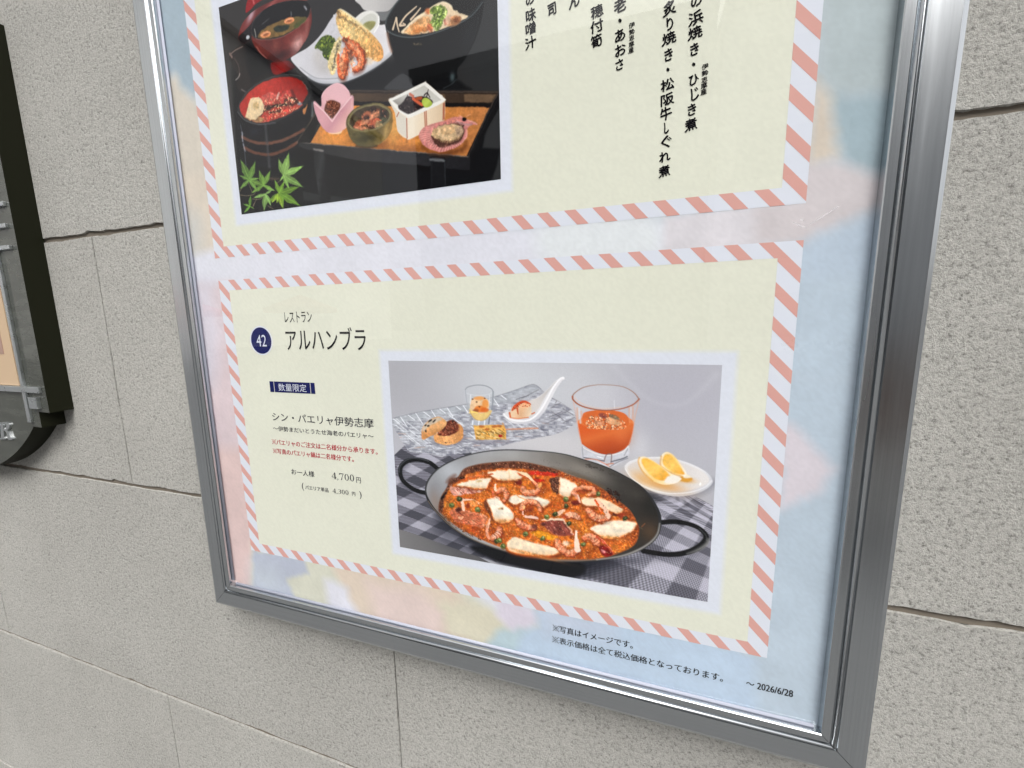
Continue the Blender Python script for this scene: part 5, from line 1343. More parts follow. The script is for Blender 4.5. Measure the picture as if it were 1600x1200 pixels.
def paint_set_meal():
    s = Pic(PH1[0] * U, PH1[1] * U, H + PH1[2] * U, H + PH1[3] * U, .00056, (50, 49, 50))
    ny, nx = s.ny + 1, s.nx + 1
    rg = np.random.default_rng(14)
    BG = lambda: None
    s.soft('E', (150, 250), 500, 400, (56, 53, 52), .9); s.soft('E', (1000, 100), 400, 300, (50, 48, 50), .8)  # these greys carry the cover's reflection haze in their colour
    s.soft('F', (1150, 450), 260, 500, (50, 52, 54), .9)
    s.poly('G', [(150, -260), (320, -100), (420, 200), (900, 340), (2600, 380), (2600, 1300), (100, 1300), (100, 500), (140, 0)], (15, 16, 20), f=14)
    s.poly('E', [(230, 460), (320, 380), (480, 560), (900, 720), (1500, 560), (1700, 540), (1760, 620), (1560, 810), (1200, 810), (820, 1000), (260, 800)], (17, 17, 21), f=10)
    s.poly('G', [(60, -300), (110, -300), (190, 700), (216, 1056), (170, 1056)], (62, 60, 60), f=6, r=0)
    s.poly('F', [(240, 800), (300, 720), (400, 655), (480, 720), (500, 790)], (62, 63, 66), f=4)
    s.poly('F', [(880, 720), (960, 770), (1000, 806), (740, 806), (760, 780)], (18, 19, 22), f=6)
    s.poly('I', [(1130, 640), (1265, 400), (1275, 1040), (1190, 1040), (1240, 900), (1265, 760), (1110, 750)], (52, 53, 55), f=4, r=0)
    # dark lacquer stand at the far left
    s.item('lacquer_stand')
    s.poly('E', [(105, 495), (150, 440), (215, 395), (250, 410), (250, 560), (300, 740), (250, 800), (215, 830), (170, 760), (190, 690), (140, 600)], (38, 31, 31), f=2, n=(.2, 10))
    s.line('E', [(112, 492), (160, 450), (225, 418)], 9, (158, 140, 130), f=2, a=.8); s.line('E', [(112, 480), (130, 512)], 16, (128, 108, 100), f=2); s.line('E', [(150, 520), (190, 590), (200, 680)], 6, (110, 92, 84), f=2, a=.8); s.line('E', [(165, 715), (190, 690), (200, 660)], 9, (190, 182, 176), f=2, a=.8); s.line('E', [(215, 800), (250, 820)], 10, (140, 130, 126), f=2.5, a=.7)

    # red lacquer soup bowl and its lid
    s.item('soup_bowl')
    s.poly('E', [(478, 566), (560, 545), (640, 545), (690, 590), (690, 610), (580, 655), (520, 668), (488, 645)], (128, 28, 28), f=2, g=((480, 600), (690, 600), (140, 34, 32), (70, 14, 18)))
    s.poly('E', [(300, 310), (340, 345), (430, 358), (560, 338), (700, 262), (800, 172), (832, 80), (843, 190), (815, 310), (760, 410), (690, 490), (600, 542), (520, 552), (430, 520), (360, 455), (315, 380)], (112, 44, 38), n=(.08, 14), g=((330, 380), (820, 250), (96, 36, 32), (120, 46, 40), (104, 42, 38)))
    s.clip = (s.ids == s.cur) * 1.0
    s.soft('E', (715, 405), 84, 60, (214, 172, 168), .95, -35); s.soft('E', (800, 250), 22, 110, (168, 106, 100), .7, 15); s.soft('E', (560, 500), 160, 40, (54, 20, 22), .8); s.soft('E', (520, 410), 40, 50, (146, 76, 66), .6)
    s.clip = None
    s.line('E', [(350, 420), (390, 480), (440, 520)], 6, (196, 150, 140), f=2, a=.7)
    s.poly('E', [(300, 265), (325, 180), (400, 95), (540, 32), (690, 3), (790, 14), (832, 70), (815, 150), (720, 245), (570, 325), (430, 352), (345, 338)], (20, 18, 22), n=(.2, 12))
    s.poly('E', [(362, 322), (410, 262), (500, 212), (620, 165), (720, 150), (796, 160), (780, 195), (690, 262), (570, 322), (440, 348), (380, 342)], (120, 96, 56), f=2, n=(.16, 7), g=((400, 330), (780, 170), (136, 108, 62), (92, 84, 48)))
    s.poly('E', [(500, 255), (560, 230), (640, 228), (620, 268), (540, 290)], (44, 52, 42), f=3, n=(.3, 4)); s.poly('E', [(690, 220), (760, 180), (780, 195), (700, 255)], (82, 88, 46), f=4)
    for x, y in ((432, 310), (640, 185)):
        s.ell('E', (x, y), 48, 30, (214, 142, 96), -20, n=(.15, 5)); s.ell('E', (x, y), 24, 12, (150, 92, 60), -20, f=2.5); s.line('E', [(x - 36, y + 12), (x, y - 16), (x + 36, y - 16)], 8, (244, 190, 150), f=2, a=.8)
    s.line('E', [(300, 265), (328, 185), (400, 100)], 5, (120, 112, 114), f=1.6, a=.7); s.line('E', [(332, 265), (345, 330)], 10, (196, 194, 186), f=2, a=.7); s.line('E', [(400, 215), (460, 170)], 6, (150, 146, 150), f=2, a=.7); s.line('E', [(775, 60), (795, 85)], 14, (170, 172, 180), f=2.5, a=.8); s.line('E', [(660, 110), (660, 140)], 10, (140, 144, 150), f=2.5, a=.7)
    s.line('E', [(345, 345), (430, 358), (560, 338), (700, 262), (800, 172), (834, 80)], 6, (170, 110, 100), f=1.8, a=.6)
    s.item('bowl_lid')
    s.poly('E', [(188, 335), (215, 230), (270, 150), (360, 75), (470, 20), (560, -12), (780, -30), (800, 6), (680, 2), (540, 28), (420, 85), (330, 170), (300, 260), (305, 340), (265, 378), (215, 388)], (122, 50, 46), n=(.08, 14), g=((230, 300), (600, 0), (104, 46, 46), (134, 60, 56)))
    s.poly('E', [(190, 330), (235, 285), (300, 215), (320, 180), (300, 260), (306, 340), (265, 378), (212, 388)], (26, 19, 22), f=2); s.ell('E', (272, 335), 15, 20, (196, 200, 206), 20, f=2.5)
    s.clip = (s.ids == s.cur) * 1.0
    s.soft('E', (300, 140), 60, 24, (196, 172, 184), .9, -45); s.soft('E', (470, 55), 120, 16, (170, 100, 96), .7, -24)
    s.clip = None
    s.poly('E', [(252, 112), (285, -20), (420, -20), (340, 40), (300, 85)], (148, 30, 34), f=1.6); s.line('E', [(318, -10), (326, 30)], 16, (214, 130, 130), f=3, a=.7)

    # lidded rice tub
    s.item('rice_tub')
    s.poly('G', [(172, 160), (200, 190), (300, 235), (480, 238), (650, 178), (790, 75), (845, -10), (848, 130), (800, 290), (720, 430), (680, 510), (560, 600), (470, 640), (330, 610), (255, 545), (212, 390), (185, 260)], (21, 21, 27), f=2, n=(.2, 14))
    s.line('G', [(222, 368), (300, 405), (400, 424), (500, 416), (640, 372), (770, 300)], 24, (128, 84, 64), f=2.5, a=.85); s.line('G', [(245, 462), (330, 506), (440, 522), (520, 512), (620, 472), (710, 420)], 24, (122, 78, 58), f=2.5, a=.85)
    s.line('G', [(428, 262), (448, 470), (466, 630)], [26, 22, 30], (86, 84, 88), f=5, a=.7); s.line('G', [(208, 260), (236, 440), (258, 640)], 7, (150, 156, 170), f=2.5, a=.6); s.line('G', [(220, 330), (226, 400)], 13, (190, 196, 206), f=2.5, a=.6); s.line('G', [(230, 430), (250, 490)], 12, (200, 206, 214), f=2.5, a=.5)
    s.soft('G', (330, 320), 60, 30, (40, 42, 58), .6); s.ell('G', (500, 740), 60, 14, (96, 74, 62), f=5, a=.8)
    s.poly('G', [(760, 130), (790, 95), (800, 70), (800, 110), (775, 165)], (206, 140, 84), f=2, a=.9); s.line('G', [(848, 60), (846, 180)], 20, (120, 130, 130), f=4, a=.7)
    s.poly('E', [(180, 985), (190, 930), (240, 845), (340, 755), (480, 688), (620, 664), (750, 680), (828, 755), (845, 840), (800, 925), (680, 1020), (520, 1092), (380, 1110), (260, 1075), (200, 1030)], (46, 46, 48), f=1.6, n=(.12, 10))
    s.line('E', [(240, 846), (340, 757), (480, 690), (620, 667), (750, 683)], 7, (92, 92, 92), f=2, a=.7); s.line('E', [(178, 1000), (250, 1075), (380, 1113), (520, 1098)], 8, (120, 122, 124), f=2, a=.7); s.line('E', [(762, 735), (805, 800)], 6, (186, 180, 170), f=1.6, a=.8)
    s.poly('E', [(198, 960), (215, 910), (270, 840), (370, 758), (500, 702), (620, 690), (735, 712), (795, 790), (800, 850), (740, 935), (620, 1020), (480, 1075), (360, 1092), (270, 1065), (215, 1015)], (180, 54, 43), f=2, n=(.05, 12), g=((230, 960), (780, 760), (190, 60, 48), (170, 48, 40), (144, 38, 34)))
    s.poly('E', [(270, 1060), (300, 990), (400, 880), (470, 822), (530, 850), (580, 830), (640, 805), (690, 840), (740, 920), (760, 945), (640, 1018), (500, 1072), (380, 1096)], (172, 76, 66), f=2, n=(.25, 7))
    s.poly('E', [(380, 880), (430, 845), (475, 822), (535, 862), (500, 910), (420, 960)], (204, 98, 88), f=2, n=(.1, 6)); s.poly('E', [(560, 850), (640, 806), (680, 850), (690, 900), (600, 930), (545, 890)], (190, 74, 66), f=2, n=(.12, 6)); s.line('E', [(660, 810), (690, 860), (700, 930)], 22, (110, 40, 40), f=3)
    s.poly('E', [(400, 1030), (480, 970), (620, 960), (700, 950), (640, 1015), (500, 1070), (400, 1090)], (196, 76, 64), f=3, n=(.2, 5))
    mm = s.mask('E', [(400, 1085), (395, 960), (420, 900), (530, 860), (690, 850), (745, 930), (640, 1018), (500, 1070)])
    for pp in ([(350, 1060), (420, 990), (520, 945), (640, 920)], [(430, 960), (520, 950), (640, 930), (720, 920)], [(600, 900), (680, 880), (740, 930)], [(470, 1000), (560, 990)]): s.line('E', pp, 20, (54, 42, 38), f=3, a=.85)
    s.ell('E', (738, 930), 16, 14, (150, 160, 176), f=3); s.grains(mm, 60, (1.5, 3), (.8, 1.4), [(226, 118, 100), (150, 50, 46), (214, 96, 84)], 50, a=.7)
    s.grains(mm, 130, (1.0, 1.5), (.8, 1.1), [(238, 214, 176), (228, 196, 150), (214, 190, 150)], 51)
    s.poly('E', [(252, 1055), (262, 1000), (290, 890), (330, 870), (385, 875), (412, 930), (412, 990), (370, 1040), (330, 1075)], (226, 204, 168), f=2, n=(.05, 10)); s.ell('E', (345, 945), 26, 34, (206, 174, 122), f=4, a=.7)
    s.poly('E', [(250, 1050), (330, 1070), (370, 1040), (420, 1060), (380, 1096), (290, 1075)], (170, 134, 96), f=3, n=(.3, 4)); s.line('E', [(545, 840), (530, 880)], 16, (226, 208, 196), f=3, a=.8)

    # tempura on a white folded plate, dip in a small cup
    s.item('white_cup')
    s.poly('F', [(-10, -10), (20, 50), (60, 95), (150, 112), (260, 105), (330, 40), (370, -10)], (204, 202, 202), f=2, g=((0, 20), (330, 60), (196, 194, 194), (176, 174, 175)))
    s.poly('F', [(150, 112), (260, 105), (330, 40), (310, 100), (265, 170), (200, 185)], (120, 122, 124), f=2); s.line('F', [(50, 100), (150, 116), (262, 108)], 6, (120, 120, 122), f=1.8)
    s.item('tempura_plate')
    s.poly('E', [(657, 530), (700, 487), (800, 430), (880, 360), (950, 275), (1010, 180), (1080, 90), (1110, 84), (1170, 120), (1250, 170), (1440, 222), (1505, 228), (1540, 350), (1562, 470), (1490, 545), (1380, 620), (1250, 690), (1120, 735), (1000, 748), (900, 738), (810, 690), (730, 620)], (214, 213, 219), f=1.8, n=(.03, 20), g=((700, 500), (1500, 400), (206, 205, 212), (222, 220, 224)))
    s.line('E', [(740, 605), (860, 690), (960, 705), (1080, 700)], 7, (150, 152, 160), f=2, a=.7); s.line('E', [(820, 690), (920, 735), (1020, 745), (1150, 720), (1380, 615), (1550, 480)], 24, (176, 180, 188), f=6, a=.7, tag=False); s.soft('E', (980, 590), 110, 60, (176, 170, 166), .6); s.soft('E', (900, 500), 60, 60, (188, 182, 176), .5); s.line('E', [(1508, 235), (1540, 350), (1562, 465)], 8, (240, 240, 244), f=2, a=.8)
    gm = s.mask('E', [(868, 432), (900, 370), (935, 330), (985, 315), (1045, 345), (1060, 440), (1020, 510), (985, 540), (945, 505), (930, 460)], 2)
    s.poly('E', [(870, 432), (900, 372), (935, 332), (985, 318), (1045, 345), (1056, 440), (1020, 505), (985, 532), (945, 502), (930, 455)], (72, 90, 36), f=2, n=(.35, 5))
    s.grains(gm, 200, (1.2, 2.6), (1, 1.8), [(120, 140, 54), (54, 72, 28), (160, 172, 70), (88, 108, 40), (40, 54, 24)], 52)
    s.poly('E', [(1228, 180), (1260, 135), (1310, 105), (1380, 98), (1430, 125), (1446, 180), (1430, 245), (1385, 292), (1335, 296), (1270, 250)], (224, 223, 220), f=1.8); s.poly('E', [(1268, 215), (1300, 160), (1360, 125), (1410, 135), (1425, 185), (1400, 240), (1350, 282), (1310, 275)], (206, 206, 200), f=2.5); s.poly('E', [(1288, 245), (1320, 205), (1370, 190), (1412, 200), (1395, 245), (1350, 282), (1312, 275)], (150, 148, 96), f=2.5, n=(.1, 6)); s.line('E', [(1440, 150), (1442, 220), (1400, 290)], 9, (246, 246, 246), f=2)
    s.poly('E', [(1000, 640), (985, 580), (1005, 490), (1040, 410), (1085, 330), (1110, 360), (1100, 440), (1070, 560), (1050, 655), (1020, 668)], (216, 198, 150), f=2, n=(.14, 8)); s.line('E', [(1095, 380), (1070, 440), (1050, 520), (1030, 620)], [20, 26, 24, 14], (92, 84, 74), f=4, a=.85); s.grains(s.mask('E', [(1000, 640), (1005, 490), (1090, 340), (1100, 440), (1050, 655)]), 60, (1, 2.4), (.8, 1.4), [(238, 224, 184), (186, 160, 104), (240, 230, 200)], 53, a=.7)
    tf = [(1058, 150), (1070, 100), (1092, 84), (1150, 118), (1230, 178), (1320, 250), (1400, 325), (1460, 400), (1482, 470), (1470, 530), (1410, 552), (1330, 510), (1230, 440), (1140, 360), (1090, 290), (1065, 220)]
    s.poly('E', tf, (224, 184, 122), f=1.8, n=(.12, 9), g=((1080, 120), (1430, 520), (232, 208, 152), (224, 182, 118), (212, 158, 96))); s.line('E', [(1075, 105), (1110, 160), (1170, 190), (1250, 235), (1330, 290)], [26, 24, 16, 12, 8], (112, 92, 68), f=4, a=.8); s.line('E', [(1100, 92), (1170, 135), (1260, 205), (1350, 280)], 20, (238, 222, 176), f=4, a=.8)
    s.grains(s.mask('E', tf), 240, (1, 2.6), (.8, 1.5), [(236, 206, 146), (206, 156, 92), (242, 220, 168), (196, 140, 76)], 54, a=.6)
    s.ell('E', (1345, 545), 44, 34, (226, 208, 186), f=5, a=.8)
    shrimp(s, 'E', [(1130, 350), (1190, 400), (1250, 450), (1285, 520), (1270, 590), (1215, 625)], [30, 60, 74, 66, 50, 30], 4, (204, 98, 56), (226, 146, 100), (120, 44, 20)); s.line('E', [(1180, 330), (1150, 370), (1120, 350)], 16, (206, 100, 60), f=2)
    shrimp(s, 'E', [(1140, 450), (1130, 520), (1120, 590), (1110, 650), (1120, 685)], [40, 70, 84, 70, 30], 4, (210, 106, 62), (232, 156, 110), (120, 48, 22)); s.line('E', [(1080, 500), (1075, 590), (1100, 680)], 24, (214, 106, 62), f=3, n=(.2, 5)); s.ell('E', (1195, 500), 24, 50, (90, 40, 22), -10, f=5, a=.7); s.ell('E', (1200, 565), 18, 22, (236, 196, 160), f=3, a=.8); s.ell('E', (1140, 360), 26, 18, (70, 44, 34), f=4, a=.7)

    fm = s.mask('E', [(1130, 340), (1200, 380), (1300, 500), (1280, 600), (1210, 640), (1130, 690), (1060, 660), (1080, 500), (1120, 440)])
    s.grains(fm, 150, (1.2, 3.2), (.8, 1.6), [(236, 160, 110), (160, 66, 32), (222, 120, 70), (246, 196, 150), (190, 86, 46)], 63, ang=75, a=.55)
    s.line('E', [(1060, 560), (1075, 480), (1120, 430)], 9, (236, 190, 140), f=2.5, a=.7); s.line('E', [(1250, 430), (1300, 520), (1290, 600)], 8, (240, 180, 130), f=2.5, a=.7)
    # noodle bowl
    s.item('noodle_bowl')
    s.poly('F', [(240, 215), (270, 290), (340, 325), (480, 342), (650, 312), (850, 238), (1000, 150), (1112, 20), (1108, 130), (1080, 250), (1030, 385), (950, 535), (885, 620), (882, 715), (820, 775), (720, 805), (600, 800), (490, 765), (478, 705), (390, 640), (320, 520), (265, 340)], (12, 13, 16), f=1.8, n=(.15, 20))
    s.line('F', [(262, 300), (275, 380), (300, 460)], 20, (160, 120, 100), f=5, a=.75); s.line('F', [(1070, 160), (1040, 300), (990, 420)], 8, (70, 84, 88), f=4, a=.7); s.soft('F', (840, 690), 22, 36, (92, 108, 112), .8); s.line('F', [(760, 790), (830, 755), (878, 710)], 6, (90, 98, 100), f=2, a=.8); s.soft('F', (980, 330), 50, 140, (26, 30, 34), .8, 20)
    s.poly('F', [(243, 225), (250, 170), (300, 80), (360, 0), (420, -40), (1100, -40), (1110, 30), (1020, 130), (860, 226), (660, 300), (480, 330), (340, 315), (268, 280)], (30, 33, 36), f=1.6); s.poly('F', [(262, 225), (272, 175), (320, 90), (380, 10), (430, -30), (1080, -30), (1085, 20), (1000, 115), (850, 205), (650, 285), (480, 312), (350, 298), (285, 270)], (20, 19, 19), f=2)
    s.line('F', [(244, 222), (255, 165), (310, 70), (375, -15)], 8, (104, 112, 114), f=1.8, a=.85); s.line('F', [(275, 285), (345, 320), (480, 336), (650, 308), (855, 232), (1010, 145), (1108, 25)], 7, (96, 108, 112), f=1.8, a=.85)
    s.poly('F', [(380, 295), (430, 240), (500, 165), (600, 100), (680, 45), (755, 16), (820, 40), (860, 95), (920, 125), (985, 150), (900, 195), (780, 250), (640, 292), (490, 310)], (226, 206, 176), f=2, n=(.06, 10)); s.line('F', [(400, 280), (480, 200), (590, 125), (700, 50), (760, 25), (830, 60)], 14, (240, 226, 202), f=3, a=.8)
    for x, y, a, b, rr, c in ((520, 245, 90, 50, -40, (208, 146, 88)), (590, 200, 60, 50, -30, (222, 172, 120)), (450, 275, 40, 24, -30, (222, 176, 124)), (560, 270, 70, 24, -10, (190, 122, 66)), (850, 190, 70, 44, -20, (196, 138, 92)), (800, 180, 26, 50, 20, (222, 186, 160)), (880, 185, 40, 20, -20, (120, 70, 40)), (640, 250, 26, 40, 0, (210, 120, 80)), (620, 100, 24, 26, 0, (206, 120, 70))): s.ell('F', (x, y), a, b, c, rr, f=4, a=.9, n=(.14, 6))
    s.line('F', [(640, 180), (625, 230), (660, 290)], 8, (122, 60, 30), f=2.5, a=.8); s.line('F', [(770, 160), (780, 220)], 10, (150, 60, 50), f=2.5, a=.7)
    gm = s.mask('F', [(640, 95), (690, 55), (750, 48), (790, 95), (780, 150), (745, 230), (720, 270), (680, 275), (640, 210), (660, 150)], 2)
    s.poly('F', [(640, 95), (690, 55), (750, 48), (790, 95), (780, 150), (745, 225), (715, 265), (690, 260), (640, 210), (665, 150)], (118, 142, 62), f=2.5, n=(.25, 5)); s.grains(gm, 110, (1.4, 2.6), (.8, 1.4), [(170, 190, 104), (86, 112, 44), (206, 214, 150), (64, 86, 36)], 56)
    for pp in ([(310, 262), (325, 210), (340, 160)], [(340, 165), (350, 230), (365, 285)], [(370, 225), (420, 150), (480, 95), (520, 60)], [(375, 230), (420, 225), (400, 210)], [(470, 175), (520, 120), (555, 75)]): s.line('F', pp, [18, 14, 10], (220, 200, 176), f=1.8)
    s.grains(s.mask('F', [(480, 375), (560, 375), (580, 410), (500, 410)], r=0), 14, (1, 2), (.6, 1), [(150, 130, 100)], 57, a=.6); s.line('F', [(640, 350), (680, 335), (660, 380)], 8, (70, 64, 40), f=3, a=.7)

    # footed tray table
    s.item('tray_table')
    s.poly('I', [(-85, 232), (1252, 243), (1230, 340), (1185, 400), (-85, 400)], (52, 42, 37), f=1.6, r=0)
    s.poly('I', [(-80, 264), (1228, 272), (1195, 345), (-80, 335)], (104, 84, 66), f=2, r=0, n=(.08, 20), g=((-200, 300), (1200, 300), (74, 58, 44), (92, 74, 58), (116, 94, 74))); s.poly('I', [(775, 268), (945, 270), (948, 346), (780, 344)], (66, 52, 42), f=2, r=0); s.line('I', [(-85, 240), (1250, 252)], 8, (96, 86, 78), f=2, a=.7)
    s.poly('I', [(-85, 338), (1195, 352), (1180, 392), (-85, 370)], (22, 19, 19), f=1.6, r=0)
    board = [(-430, 712), (-330, 540), (-250, 400), (-85, 376), (0, 372), (1172, 388), (968, 826), (300, 775)]
    s.poly('I', board, (198, 134, 72), f=1.6, r=0, n=(.07, 16), g=((-350, 650), (1100, 500), (226, 148, 66), (206, 138, 70), (188, 126, 76)))
    bm_ = s.mask('I', board, r=0)
    s.clip = bm_
    for i in range(60):
        y = 380 + i * 7.5; s.line('I', [(-450, y), (300, y + 14), (1180, y + 8)], random.Random(i).uniform(2, 5), random.Random(i + 99).choice([(226, 160, 94), (170, 108, 58), (206, 142, 84)]), f=2, a=.28, tag=False)
    s.soft('I', (120, 690), 230, 60, (110, 62, 30), .8, 20); s.soft('I', (540, 760), 260, 40, (138, 84, 42), .7); s.soft('I', (330, 560), 60, 140, (226, 178, 104), .7, 20); s.soft('I', (760, 800), 220, 26, (112, 66, 36), .7); s.soft('I', (-200, 640), 160, 60, (238, 164, 82), .6)
    s.clip = None
    s.poly('I', [(1255, 258), (1262, 300), (1255, 400), (1120, 640), (1040, 830), (1000, 945), (968, 945), (968, 815), (1180, 395)], (17, 17, 20), f=1.6, r=0); s.line('I', [(1240, 270), (1180, 395), (985, 815)], 8, (84, 76, 70), f=2, a=.8); s.line('I', [(990, 815), (990, 940)], 6, (96, 96, 100), f=2, a=.7); s.line('I', [(1250, 300), (1010, 800)], 5, (70, 68, 70), f=2, a=.6)
    s.poly('I', [(-545, 702), (-430, 708), (300, 770), (980, 826), (1000, 832), (995, 948), (900, 945), (640, 916), (0, 866), (-380, 790), (-520, 745)], (44, 44, 48), f=1.8, r=0, g=((-400, 740), (900, 880), (58, 56, 58), (50, 50, 54), (34, 34, 38))); s.line('I', [(-545, 702), (-430, 710), (300, 772), (980, 828)], 7, (136, 126, 118), f=1.8, a=.85)
    s.poly('I', [(-380, 790), (0, 866), (640, 916), (640, 960), (0, 950), (-560, 830), (-545, 745)], (12, 12, 15), f=3, r=0)
    s.poly('I', [(-540, 710), (-350, 400), (-300, 400), (-430, 700)], (20, 18, 18), f=2, r=0); s.line('I', [(-545, 700), (-350, 390)], 9, (104, 84, 66), f=2.5, a=.7)
    s.poly('I', [(645, 828), (700, 822), (775, 832), (782, 900), (782, 1100), (648, 1115)], (24, 25, 29), f=1.6, r=0); s.poly('I', [(648, 845), (762, 852), (758, 876), (648, 866)], (128, 130, 134), f=3, a=.8); s.line('I', [(772, 880), (778, 1100)], 6, (86, 90, 96), f=2, a=.7); s.line('I', [(655, 880), (655, 1090)], 10, (44, 46, 50), f=3, a=.7)
    s.poly('G', [(868, 485), (950, 490), (968, 600), (972, 745), (985, 860), (978, 955), (905, 965), (905, 880), (882, 765), (872, 680)], (40, 40, 43), f=2, g=((880, 600), (970, 620), (54, 54, 57), (26, 26, 30))); s.line('G', [(862, 478), (945, 490)], 17, (150, 146, 142), f=2.5, a=.85); s.line('G', [(880, 755), (970, 742)], 6, (16, 16, 18), f=2)
    s.poly('G', [(765, 850), (905, 880), (905, 945), (770, 930)], (44, 44, 47), f=2.5, r=0, tag=False); s.poly('G', [(1010, 890), (1240, 920), (1010, 950)], (46, 46, 48), f=2.5, r=0, tag=False)

    # pink tulip cup
    s.item('tulip_cup')
    s.poly('G', [(990, 290), (1110, 290), (1100, 335), (1040, 342), (995, 330)], (238, 206, 172), f=2)
    s.poly('E', [(858, 925), (872, 905), (925, 950), (930, 860), (965, 800), (1010, 765), (1070, 742), (1130, 760), (1175, 815), (1190, 860), (1200, 850), (1216, 880), (1214, 990), (1192, 1080), (1140, 1150), (1060, 1185), (980, 1178), (920, 1110), (875, 1010)], (212, 164, 172), f=1.8, g=((900, 800), (1150, 1180), (222, 176, 184), (206, 156, 166), (226, 178, 176)))
    s.poly('E', [(932, 870), (965, 810), (1070, 750), (1165, 815), (1180, 880), (1100, 960), (1030, 1075), (960, 1000)], (224, 184, 190), f=3, g=((1060, 760), (1040, 1050), (226, 184, 190), (206, 164, 170)))
    s.poly('E', [(955, 985), (975, 915), (1015, 895), (1060, 905), (1098, 930), (1085, 985), (1050, 1030), (1022, 1058), (985, 1020)], (112, 66, 52), f=2.5, n=(.35, 4)); s.grains(s.mask('E', [(955, 985), (985, 900), (1090, 925), (1050, 1035), (1015, 1055)]), 70, (1.4, 3), (.5, .9), [(150, 92, 72), (80, 40, 34), (176, 120, 98), (60, 30, 28)], 58); s.line('E', [(975, 905), (985, 950)], 7, (150, 92, 72), a=.8)
    s.poly('E', [(858, 925), (872, 905), (950, 990), (1025, 1085), (1090, 990), (1190, 880), (1214, 880), (1214, 990), (1192, 1080), (1140, 1150), (1060, 1185), (980, 1178), (920, 1110), (875, 1010)], (210, 160, 169), f=2, r=0, a=.9, g=((900, 950), (1100, 1180), (214, 164, 172), (204, 152, 162), (230, 186, 180))); s.line('E', [(862, 918), (950, 995), (1025, 1085), (1090, 990), (1195, 865)], 9, (238, 210, 212), f=2, a=.9, r=0); s.line('E', [(930, 870), (965, 805), (1070, 746), (1170, 815)], 8, (236, 200, 206), f=2, a=.8); s.line('E', [(1200, 855), (1196, 960)], 6, (236, 206, 210), f=2, a=.6)

    # small glazed cup
    s.item('glazed_cup')
    s.poly('G', [(1148, 235), (1175, 165), (1240, 105), (1330, 72), (1430, 65), (1520, 92), (1560, 150), (1566, 240), (1540, 340), (1480, 410), (1400, 450), (1330, 460), (1250, 442), (1195, 390), (1160, 310)], (104, 94, 60), f=1.8, n=(.2, 10), g=((1180, 300), (1540, 350), (92, 86, 58), (120, 106, 66), (146, 118, 68)))
    s.soft('G', (1330, 380), 130, 26, (62, 58, 38), .8); s.soft('G', (1500, 330), 26, 60, (196, 166, 108), .7, 20); s.line('G', [(1240, 450), (1330, 466), (1420, 446)], 16, (60, 46, 34), f=4, a=.8)
    s.poly('G', [(1160, 230), (1190, 165), (1250, 112), (1340, 82), (1440, 76), (1520, 104), (1550, 160), (1530, 225), (1450, 288), (1340, 322), (1240, 316), (1180, 280)], (134, 126, 92), f=1.6); s.poly('G', [(1180, 232), (1210, 165), (1270, 120), (1350, 95), (1440, 92), (1508, 118), (1535, 165), (1510, 220), (1440, 272), (1340, 306), (1250, 300), (1198, 272)], (72, 60, 46), f=2, n=(.25, 6))
    for x, y, a, b, rr, c in ((1265, 255, 52, 30, -35, (206, 122, 92)), (1350, 200, 90, 34, -40, (204, 140, 108)), (1330, 170, 50, 26, -30, (182, 110, 80)), (1390, 240, 60, 30, -30, (192, 96, 66)), (1430, 160, 44, 28, -40, (196, 134, 100)), (1300, 290, 70, 16, 0, (206, 140, 110)), (1440, 250, 34, 24, 0, (176, 150, 108)), (1390, 120, 28, 30, 0, (60, 44, 40)), (1480, 160, 34, 40, 0, (52, 46, 42)), (1330, 190, 26, 20, 0, (66, 48, 44)), (1370, 280, 40, 18, 0, (80, 52, 44)), (1480, 215, 34, 26, -40, (88, 90, 70)), (1235, 205, 22, 26, 20, (96, 88, 70))): s.ell('G', (x, y), a, b, c, rr, f=3, a=.9, n=(.3, 4))
    s.grains(s.mask('G', [(1210, 280), (1300, 160), (1470, 110), (1500, 200), (1380, 300)]), 70, (1, 2.2), (.7, 1.2), [(226, 160, 126), (150, 70, 50), (60, 40, 36), (214, 150, 110)], 59, a=.75)

    # square white dish
    s.item('square_dish')
    s.poly('I', [(273, 330), (310, 305), (580, 170), (612, 172), (770, 310), (776, 330), (768, 500), (700, 555), (560, 625), (462, 672), (430, 668), (352, 600), (330, 440)], (226, 216, 200), f=1.6, g=((350, 500), (760, 450), (232, 222, 206), (230, 212, 188), (214, 192, 166)))
    s.poly('I', [(273, 330), (345, 420), (430, 480), (438, 665), (352, 600), (330, 440)], (216, 210, 200), f=1.6, r=0); s.poly('I', [(278, 320), (310, 302), (580, 170), (612, 172), (768, 308), (772, 330), (700, 375), (470, 478), (430, 470), (345, 410)], (232, 230, 226), f=1.6); s.poly('I', [(308, 330), (590, 192), (742, 322), (450, 448)], (196, 194, 188), f=2, r=0, g=((590, 200), (500, 440), (206, 205, 200), (150, 146, 142)))
    mm = s.mask('I', [(358, 392), (400, 340), (440, 290), (500, 300), (560, 290), (620, 300), (665, 345), (590, 385), (470, 440), (430, 442)], 2)
    s.poly('I', [(358, 392), (400, 340), (440, 290), (500, 300), (560, 290), (620, 300), (665, 345), (590, 385), (470, 440), (430, 442)], (50, 40, 42), f=2.5, n=(.4, 4)); s.grains(mm, 120, (2, 4), (.5, .9), [(30, 24, 28), (84, 68, 68), (110, 96, 96), (24, 20, 24)], 60)
    for pp in ([(380, 400), (420, 330), (440, 280)], [(610, 300), (625, 230)], [(590, 280), (615, 260), (640, 300)], [(360, 378), (400, 380)]): s.line('I', pp, [10, 8, 5], (40, 30, 34), f=1.8)
